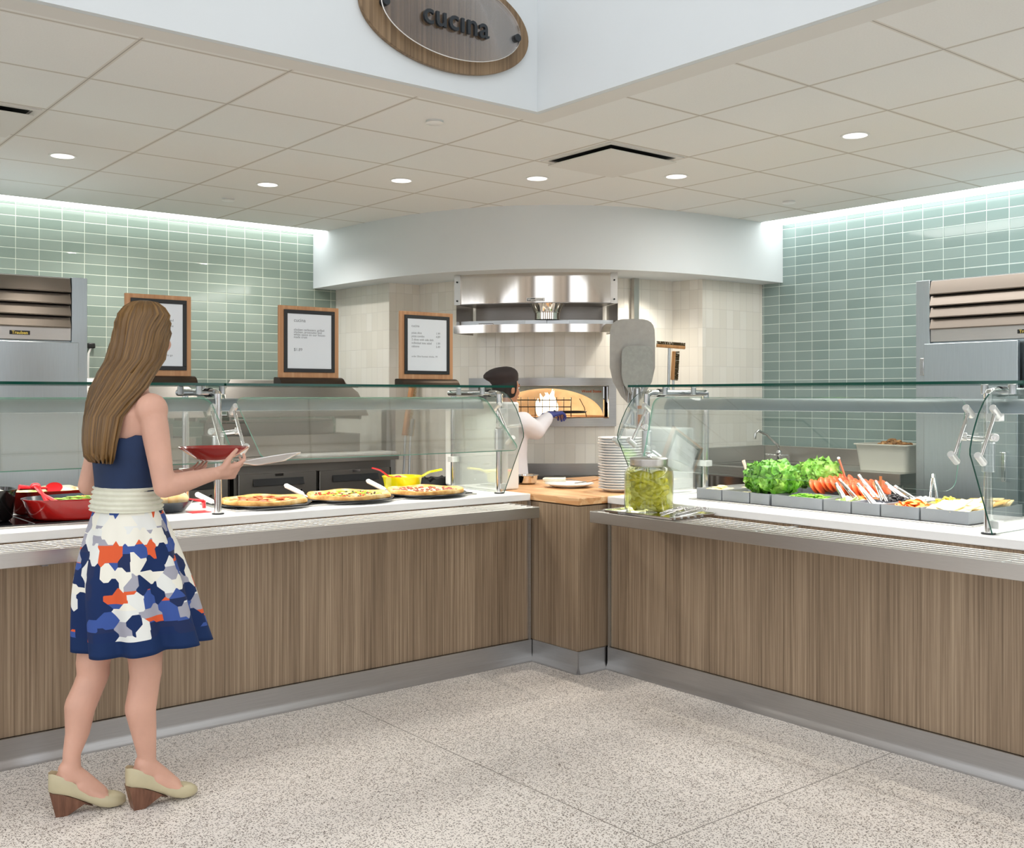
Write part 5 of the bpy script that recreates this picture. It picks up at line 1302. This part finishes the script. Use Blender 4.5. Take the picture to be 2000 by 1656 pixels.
su = n.t.nodes.new('ShaderNodeSeparateXYZ'); tc2 = n.t.nodes.new('ShaderNodeTexCoord'); n.set(su.inputs[0], tc2.outputs['UV'])
bias = n.math('MULTIPLY_ADD', su.outputs[1], .66, -.35)
val = n.math('ADD', sp.outputs[0], bias)
pc = n.ramp(val, [(.0, rgb(18,42,88)), (.22, rgb(30,44,84)), (.36, rgb(58,84,152)), (.46, rgb(216,92,52)), (.56, rgb(160,160,172)), (.64, rgb(224,226,222)), (.80, rgb(232,230,218))], 'CONSTANT')
hem = n.math('LESS_THAN', su.outputs[1], .11)
MT['skirt'] = n.fin(n.mix(hem, pc, rgb(18,44,88)), .75, 0, .25)
m = M(); nu, nv = 160, 30
def skf(u, v):
    a = 2*PI*u; t = 1-v     # v = 1 at the waist
    z = 1.052-.485*t - .012*math.sin(a*2+1)*t
    rx = .108+.085*math.sin(min(1,t*1.5)*PI/2)*.6+.060*t; ry = .146+.075*math.sin(min(1,t*1.5)*PI/2)*.6+.052*t
    fl = 1+(.02*min(1,t*6)+.075*t**1.3)*math.sin(a*9+.6*math.sin(a*2))+.02*t*math.sin(a*17)
    return (1.266+.055*t**1.7+rx*fl*math.cos(a), 3.73+ry*fl*math.sin(a), z)
m.grid(skf, nu, nv, lambda u, v: (u, v))
sk = obj('skirt', m, MT['skirt'], wo, smooth=70)
so = sk.modifiers.new('thick', 'SOLIDIFY'); so.thickness = .003; so.offset = -1
# long straight hair
n = N('brown_hair'); v = n.coord('UV', (46,1.3,1)); f = n.noise(v, 1.4, 4, .6); g = n.noise(n.coord('UV', (160,1.8,1)), 1, 3)
MT['hair'] = n.fin(n.ramp(n.math('ADD', n.math('MULTIPLY', f, .65), n.math('MULTIPLY', g, .35)), [(.34, rgb(66,45,21)), (.5, rgb(110,80,40)), (.68, rgb(152,115,64))]), .38, 0, .5)
n.bump(n.math('ADD', f, g), .5, .004)
m = M(); HS = [ # z, centre x, centre y, rx, ry, open front half angle
 (1.781,1.322,3.735,.012,.012,0),(1.776,1.322,3.735,.045,.038,0),(1.758,1.320,3.735,.075,.062,0),(1.73,1.317,3.735,.097,.080,0),(1.70,1.312,3.735,.104,.088,.55),(1.665,1.306,3.735,.105,.092,.95),(1.62,1.296,3.737,.104,.097,1.1),(1.57,1.280,3.740,.098,.102,1.2),
 (1.52,1.258,3.745,.092,.112,1.25),(1.47,1.234,3.74,.084,.136,1.35),(1.42,1.214,3.738,.074,.146,1.45),(1.37,1.198,3.732,.068,.148,1.5),(1.32,1.186,3.727,.062,.144,1.5),(1.28,1.178,3.722,.056,.136,1.5),(1.25,1.172,3.718,.048,.126,1.5),(1.232,1.170,3.715,.030,.112,1.5)]
nh = 90
def hring(q, inner=0.):
    z, cx, cy, rx, ry, op = q; o = []
    for k in range(nh):
        sh = HY*max(0.,min(1.,(z-1.38)/.2))*.9; a = sh + op + (2*PI-2*op)*k/(nh-1)
        st = .0035*math.sin(a*23+z*3)+.0022*math.sin(a*41+z*7+1)
        ex = 1-inner/max(rx,.03)
        zz = z - (.022*abs(math.sin(a*11+2)) if z < 1.26 else 0)
        ox = H.x+(cx-H.x)*math.cos(sh)-(cy-H.y)*math.sin(sh); oy = H.y+(cx-H.x)*math.sin(sh)+(cy-H.y)*math.cos(sh); ra = (rx*ex+st)*math.cos(a-sh); rb = (ry*ex+st)*math.sin(a-sh)
        o.append((ox+ra*math.cos(sh)-rb*math.sin(sh), oy+ra*math.sin(sh)+rb*math.cos(sh), zz))
    return o
outr = [hring(q) for q in HS]; inr = [hring(q, .022) for q in HS]
ids = [[m.add(p) for p in r] for r in outr]; idi = [[m.add(p) for p in r] for r in inr]
for a, b in zip(ids, ids[1:]):
    for k in range(nh-1): m.face((a[k],a[k+1],b[k+1],b[k]), [(k/nh,m.v[a[k]].z),((k+1)/nh,m.v[a[k+1]].z),((k+1)/nh,m.v[b[k+1]].z),(k/nh,m.v[b[k]].z)])
for a, b in zip(idi, idi[1:]):
    for k in range(nh-1): m.face((a[k+1],a[k],b[k],b[k+1]))
for i in range(len(ids)-1):
    m.face((ids[i][0],ids[i+1][0],idi[i+1][0],idi[i][0])); m.face((ids[i][-1],idi[i][-1],idi[i+1][-1],ids[i+1][-1]))
for k in range(nh-1): m.face((ids[-1][k],ids[-1][k+1],idi[-1][k+1],idi[-1][k]))
m.face(ids[0][::-1])
obj('hair', m, MT['hair'], wo, smooth=70)
# beige wedge shoes
MT['shoe'] = plain('beige_leather', rgb(190,180,148), .42, 0, .06, 14)
MT['wedge'] = wood('wedge_wood', rgb(84,54,40), rgb(112,76,58), rgb(132,94,74), 40, 3.)
def shoe(lab, hp, yaw):
    f = V((math.cos(yaw), math.sin(yaw), 0)); s = V((-f.y, f.x, 0)); g = lambda a, b, z: V((hp.x,hp.y,0))+f*a+s*b+V((0,0,z))
    t = tag(bpy.data.objects.new('shoe', None), lab) if 0 else None
    st = [ # along, z bottom, z top, half width
      (-.012,.088,.148,.012),(.0,.084,.150,.026),(.02,.080,.142,.034),(.05,.070,.124,.036),(.08,.054,.100,.035),(.115,.034,.074,.036),(.15,.016,.056,.041),(.18,.008,.048,.042),(.205,.007,.044,.038),(.225,.008,.036,.028),(.238,.012,.026,.014)]
    rs = []
    for a, z0, z1, w in st:
        rs.append([g(a,-w*.8,z0),g(a,0,z0-.002),g(a,w*.8,z0),g(a,w,z0+(z1-z0)*.3),g(a,w*.98,z0+(z1-z0)*.75),g(a,w*.80,z1),g(a,w*.5,z1-.001 if a < .15 else z1+.004),g(a,-w*.5,z1-.001 if a < .15 else z1+.004),g(a,-w*.80,z1),g(a,-w*.98,z0+(z1-z0)*.75),g(a,-w,z0+(z1-z0)*.3)])
    # vamp opening: drop the centre of the rim behind the toes
    for i, (a, z0, z1, w) in enumerate(st):
        if 0 < i and a < .16:
            for k in (6, 7): rs[i][k] = rs[i][k]-V((0,0,(z1-z0)*.8))
    o = obj('shoe', M().rings(rs), MT['shoe'], wo, smooth=50); o['label'] = lab
    m = M(); wd = [(-.010,.086,.028),(.03,.077,.032),(.07,.058,.033),(.105,.037,.033),(.128,.022,.032)]
    bot = [(.010,.022),(.030,.024),(.046,.024),(.062,.022),(.100,.014)]
    rs = []
    for (a, z, w), (b, w2) in zip(wd, bot):
        zb = max(0, (b-.046)*.5) if b > .05 else 0.
        rs.append([g(b,-w2,zb),g(b,w2,zb),g(a,w,z),g(a,-w,z)])
    obj('wedge_heel', m.rings(rs), MT['wedge'], o, smooth=35)
shoe('beige shoe with wooden wedge on the trailing foot', *fy[0]); shoe('beige shoe with wooden wedge on the leading foot', *fy[1])
# the plates she carries
c = P(418,905,Y=3.88); c.z = Lw.z+.058
t = thing('red_dish', 'red dish carried in front of the shopper', 'dish', c)
obj('shell', M().lathe([(.001,0),(.05,0),(.072,.008),(.128,.046),(.134,.052),(.127,.050),(.07,.014),(.001,.007)], c, 44), MT['ceramicred'], t)
c = P(512,906,Y=3.60)
t = thing('white_plate', 'white plate held out in the shopper\'s hand over the counter rail', 'plate', c)
T = Matrix.Translation(c+V((.035,0,.002))) @ Matrix.Rotation(-.10,4,'Y') @ Matrix.Rotation(-.16,4,'X')
obj('dish', M(T).lathe([(.001,0),(.055,0),(.09,.012),(.115,.018),(.116,.021),(.09,.017),(.055,.005),(.001,.004)], (0,0,0), 44), MT['porcelain'], t)

# ---------------- the cook at the oven
CC = V((4.335,5.335,0))
co = thing('person', 'cook in a dark beret and white jacket reaching into the oven', 'person', CC)
CHd = P(990,760,D=6.86); CHd.z = 1.492
cx, cy = CHd.x-.035, CHd.y
m = M(); head(m, CHd, .93)
m.capsule(V((cx,cy,1.30)), V((CHd.x-.025,cy,1.43)), .058, .052, 16)
ringsec(m, [((cx,cy,1.32),.05,.08),((cx,cy,1.285),.09,.17),((cx,cy,1.18),.11,.175),((cx,cy,1.02),.105,.155),((cx,cy,.88),.115,.165),((cx,cy,.80),.09,.15)])
Rs, Re, Rw = V((cx+.02,cy-.18,1.27)), P(1046,842,D=6.80), P(1072,812,D=6.93)
Ls, Le, Lw = V((cx+.02,cy+.18,1.27)), V((cx+.03,cy+.24,1.03)), V((cx+.16,cy+.20,.83))
for s, e, w in ((Rs,Re,Rw),(Ls,Le,Lw)):
    m.chain([s, s.lerp(e,.5), e], [.052,.048,.042], 14); m.chain([e, e.lerp(w,.4), w], [.042,.038,.028], 14)
fr_ = (P(1090,806,D=7.0)-Rw).normalized()
hand(m, Rw+fr_*.01, fr_, V((0,0,-1))+fr_*.1, V((-.2,.9,0)), .150, (.5,.7,.5), .0072)
fl_ = V((.4,.0,-.9)).normalized(); hand(m, Lw+fl_*.01, fl_, V((0,-1,0)), V((1,0,0)), .17, (.4,.5,.4), .0092)
for sy in (-1, 1):
    h, k, a = V((cx,cy+sy*.09,.84)), V((cx+.02,cy+sy*.10,.46)), V((cx-.01,cy+sy*.11,.09))
    m.chain([h, k, a], [.095,.062,.045], 16); m.chain([a+V((-.03,0,-.045)), a+V((.16,0,-.055))], [.036,.032], 12)
fuse('body', m, MT['skin2'], co, .007, 5)
face(co, CHd, .93, MT['black'], MT['lips'])
MT['jacket'] = plain('white_jacket', rgb(232,230,236), .75, 0, .02, 12); MT['trouser'] = plain('black_trousers', rgb(26,26,28), .8, 0, .1)
m = M()
ringsec(m, [((cx+.0,cy,1.345),.062,.085),((cx,cy,1.30),.105,.190),((cx,cy,1.18),.132,.200),((cx,cy,1.05),.135,.190),((cx,cy,.95),.140,.200),((cx,cy,.885),.150,.210)])
for s, e, w in ((Rs,Re,Rw),(Ls,Le,Lw)):
    m.ball(s, (.075,.07,.075), 14, 9); m.chain([s, s.lerp(e,.5), e], [.070,.068,.060], 14); m.chain([e, e.lerp(w,.82)], [.060,.046], 14)
m.tube([V((cx+.05*math.cos(a),cy+.062*math.sin(a),1.355)) for a in [2*PI*k/16 for k in range(17)]], .017, 8)
fuse('jacket', m, MT['jacket'], co, .009, 6)
m = M(); ringsec(m, [((cx,cy,.93),.125,.178),((cx,cy,.84),.135,.185),((cx,cy,.74),.12,.18)])
for sy in (-1, 1): m.chain([V((cx,cy+sy*.09,.84)), V((cx+.02,cy+sy*.10,.46)), V((cx-.01,cy+sy*.11,.10))], [.112,.082,.072], 16)
fuse('trousers', m, MT['trouser'], co, .010, 5)
for sy in (-1, 1):
    obj('shoe', M().tube([V((cx-.065,cy+sy*.11,.045)),V((cx,cy+sy*.11,.055)),V((cx+.12,cy+sy*.11,.042)),V((cx+.19,cy+sy*.11,.035))], [.035,.045,.042,.028], 14), MT['black'], co)
# beret, dark hair
MT['beret'] = plain('dark_beret', rgb(54,46,46), .85, 0, .1, 20); MT['dkhair'] = plain('dark_hair', rgb(26,20,18), .5, 0, .2, 40)
T = Matrix.Translation(CHd+V((-.02,0,.052))) @ Matrix.Rotation(-.16,4,'Y')
n_ = 40; m = M(T)
m.rings([[(a_*math.cos(2*PI*k/n_)-sh+.002*math.sin(k*3), b_*math.sin(2*PI*k/n_), z) for k in range(n_)] for a_, b_, z, sh in ((.095,.078,-.012,0),(.100,.084,.004,.004),(.112,.095,.020,.016),(.120,.102,.036,.026),(.116,.099,.052,.028),(.100,.087,.068,.026),(.074,.066,.081,.022),(.042,.038,.089,.018),(.008,.008,.091,.016))], False, True)
obj('beret', m, MT['beret'], co, smooth=60)
m = M(); m.rings([[(CHd.x-.012+rx*math.cos(a), CHd.y+ry*math.sin(a), CHd.z+z) for a in [1.15+(2*PI-2.3)*k/30 for k in range(31)]] for z, rx, ry in ((.06,.094,.076),(.02,.098,.079),(-.02,.094,.074),(-.05,.082,.062),(-.062,.07,.05),(-.05,.06,.045),(.06,.06,.05))], close=False)
obj('hair', m, MT['dkhair'], co, smooth=60)
# blue glove on the reaching hand
m = M(); hand(m, Rw+fr_*.01, fr_, V((0,0,-1))+fr_*.1, V((-.2,.9,0)), .176, (.5,.7,.5), .0108); m.capsule(Rw-fr_*.05, Rw+fr_*.02, .031, .028)
MT['glove'] = plain('blue_glove', rgb(66,74,150), .5, 0, .06)
fuse('glove', m, MT['glove'], co, .005, 2)
a = P(1062,812,D=7.02); b = P(1132,808,D=7.42)
t = thing('oven_pan', 'dark flat pan the cook slides into the oven mouth', 'pan', a)
gx = (b-a).normalized(); gy = V((-gx.y,gx.x,0)).normalized(); c = a.lerp(b,.62); cz = 1.325
m = M(); n_ = 36
m.rings([[V((c.x,c.y,0))+gx*(q*math.cos(2*PI*k/n_))+gy*(q*math.sin(2*PI*k/n_))+V((0,0,cz-c.z*0+z)) for k in range(n_)] for q, z in ((.002,0),(.135,0),(.142,.012),(.139,.012),(.132,.003),(.002,.003))])
obj('dish', m, MT['blackmetal'], t)
q0 = V((c.x,c.y,cz+.006))-gx*.135; q1 = V((Rw.x,Rw.y,cz+.004))+fr_*.06
obj('handle', M().tube([q0, q1], [.008,.009], 10), MT['blackmetal'], t)

# ================================================================== LIGHT
def spot(loc_, power, color, size=1.22, blend=.9, rad=.03):
    l = bpy.data.lights.new('downlight_and_fill_spot', 'SPOT'); l.energy = power; l.color = color; l.spot_size = size; l.spot_blend = blend; l.shadow_soft_size = rad
    o = bpy.data.objects.new('downlight_and_fill_spot', l); o.location = loc_; COL.objects.link(o); return o
WARM = (1., .92, .81)
for x, y, _ in LAMPS: spot((x, y, ZC-.03), LP_SPOT, WARM)
for x, y in ((.45,5.75),(4.46,1.6),(5.35,3.6),(4.2,6.9)): 
    if y < 6.5: spot((x, y, ZC-.03), LP_SPOT, WARM)  # extra helper spots, added without any fitting, to light the kitchen
def area(loc_, rot, sx_, sy_, power, color, spread=PI):
    l = bpy.data.lights.new('lamp', 'AREA'); l.shape = 'RECTANGLE'; l.size = sx_; l.size_y = sy_; l.energy = power; l.color = color; l.spread = spread
    o = bpy.data.objects.new('lamp', l); o.location = loc_; o.rotation_euler = rot; COL.objects.link(o); return o
# lamps in the housings under the two glass shelves
area((1.6,4.66,1.368), (0,0,0), 3.8, .12, LP_FOODL, (1.,.96,.88))
area((4.14,2.75,1.368), (0,0,0), .12, 2.3, LP_FOODR, (1.,.98,.94))
# added fill spots below the curved fascia, without fittings, brightening the oven wall
for x, y in ((4.42,5.75),(4.78,5.32),(5.30,5.05)): spot((x, y, ZF-.012), LP_OVEN, (1.,.93,.82), 2.3, .8, .04)
area((5.0,5.9,2.69), (0,0,0), .01, .01, 0.0, (1,1,1)) if 0 else None
# unseen fill lights added at ceiling height over the work aisles, without fittings
for x in (1.2,2.3,3.3): spot((x,6.75,ZC-.02), LP_FILL*.9, (1.,.96,.91), 2.6, .8, .02)
area((5.3,2.6,ZC-.02), (0,0,0), .5, 3.4, LP_FILL, (1.,.97,.92))
# fire inside the oven
l = bpy.data.lights.new('fire', 'POINT'); l.energy = LP_FIRE; l.color = (1.,.74,.46); l.shadow_soft_size = .06
o = bpy.data.objects.new('fire', l); q = C0; o.location = (q.x+.40*.707+.05, q.y+.40*.707-.05, 1.43); COL.objects.link(o)
# daylight of the tall glazed hall behind the camera
w = bpy.data.worlds.new('daylight_hall'); sc.world = w; w.use_nodes = True; nt = w.node_tree
bg = nt.nodes['Background']; tc = nt.nodes.new('ShaderNodeTexCoord'); sx = nt.nodes.new('ShaderNodeSeparateXYZ'); nt.links.new(tc.outputs['Generated'], sx.inputs[0])
def wm(op, a, b=0.):
    x = nt.nodes.new('ShaderNodeMath'); x.operation = op
    for k, v in enumerate((a, b)):
        if hasattr(v, 'is_output'): nt.links.new(v, x.inputs[k])
        else: x.inputs[k].default_value = v
    return x.outputs[0]
def wr(f, st, it='LINEAR'):
    x = nt.nodes.new('ShaderNodeValToRGB'); x.color_ramp.interpolation = it; e = x.color_ramp.elements
    while len(e) < len(st): e.new(.5)
    for k, (p, c) in enumerate(st): e[k].position = p; e[k].color = c+(1,)
    nt.links.new(f, x.inputs[0]); return x.outputs[0]
def wmul(a, b):
    x = nt.nodes.new('ShaderNodeMix'); x.data_type = 'RGBA'; x.blend_type = 'MULTIPLY'; x.inputs[0].default_value = 1
    nt.links.new(a, x.inputs[6]); nt.links.new(b, x.inputs[7]); return x.outputs[2]
az = wm('ARCTAN2', sx.outputs[1], sx.outputs[0])
# a tall hall: glazed bays between piers, a pale ceiling above, the floor below
bay = wr(wm('FRACT', wm('MULTIPLY', wm('ADD', az, 3.5), 3.1)), [(0,(.16,.14,.12)),(.10,(.16,.14,.12)),(.14,(1.6,1.69,1.82)),(.60,(1.4,1.47,1.55)),(.64,(.5,.46,.4)),(.80,(.42,.37,.32))])
mul = wr(wm('FRACT', wm('MULTIPLY', wm('ADD', az, 3.5), 18.6)), [(0,(.45,.45,.45)),(.10,(.45,.45,.45)),(.13,(1,1,1))])
el = wr(wm('ADD', wm('MULTIPLY', sx.outputs[2], .5), .5), [(0,(.34,.31,.28)),(.485,(.40,.37,.33)),(.52,(.85,.85,.85)),(.60,(1.15,1.15,1.15)),(.85,(1.05,1.02,.98)),(1,(.9,.88,.85))])
nt.links.new(wmul(wmul(bay, mul), el), bg.inputs[0]); bg.inputs[1].default_value = LP_WORLD
# ================================================================== CAMERA
cam = bpy.data.cameras.new('camera'); cam.sensor_width = 36.; cam.sensor_fit = 'HORIZONTAL'; cam.lens = 36*CF/2000.
cam.shift_y = (CY0-828)/2000.; cam.clip_start = .05
co_ = bpy.data.objects.new('camera', cam); COL.objects.link(co_); co_.location = (0,0,CH); co_.rotation_euler = (PI/2, 0, -math.atan2(FW[0],FW[1]))
sc.camera = co_
sc.view_settings.view_transform = 'Standard'; sc.view_settings.exposure = LP_EXP
sc.cycles.transparent_max_bounces = 24; sc.cycles.max_bounces = 8; sc.cycles.use_denoising = True
sc.cycles.sample_clamp_indirect = 6.
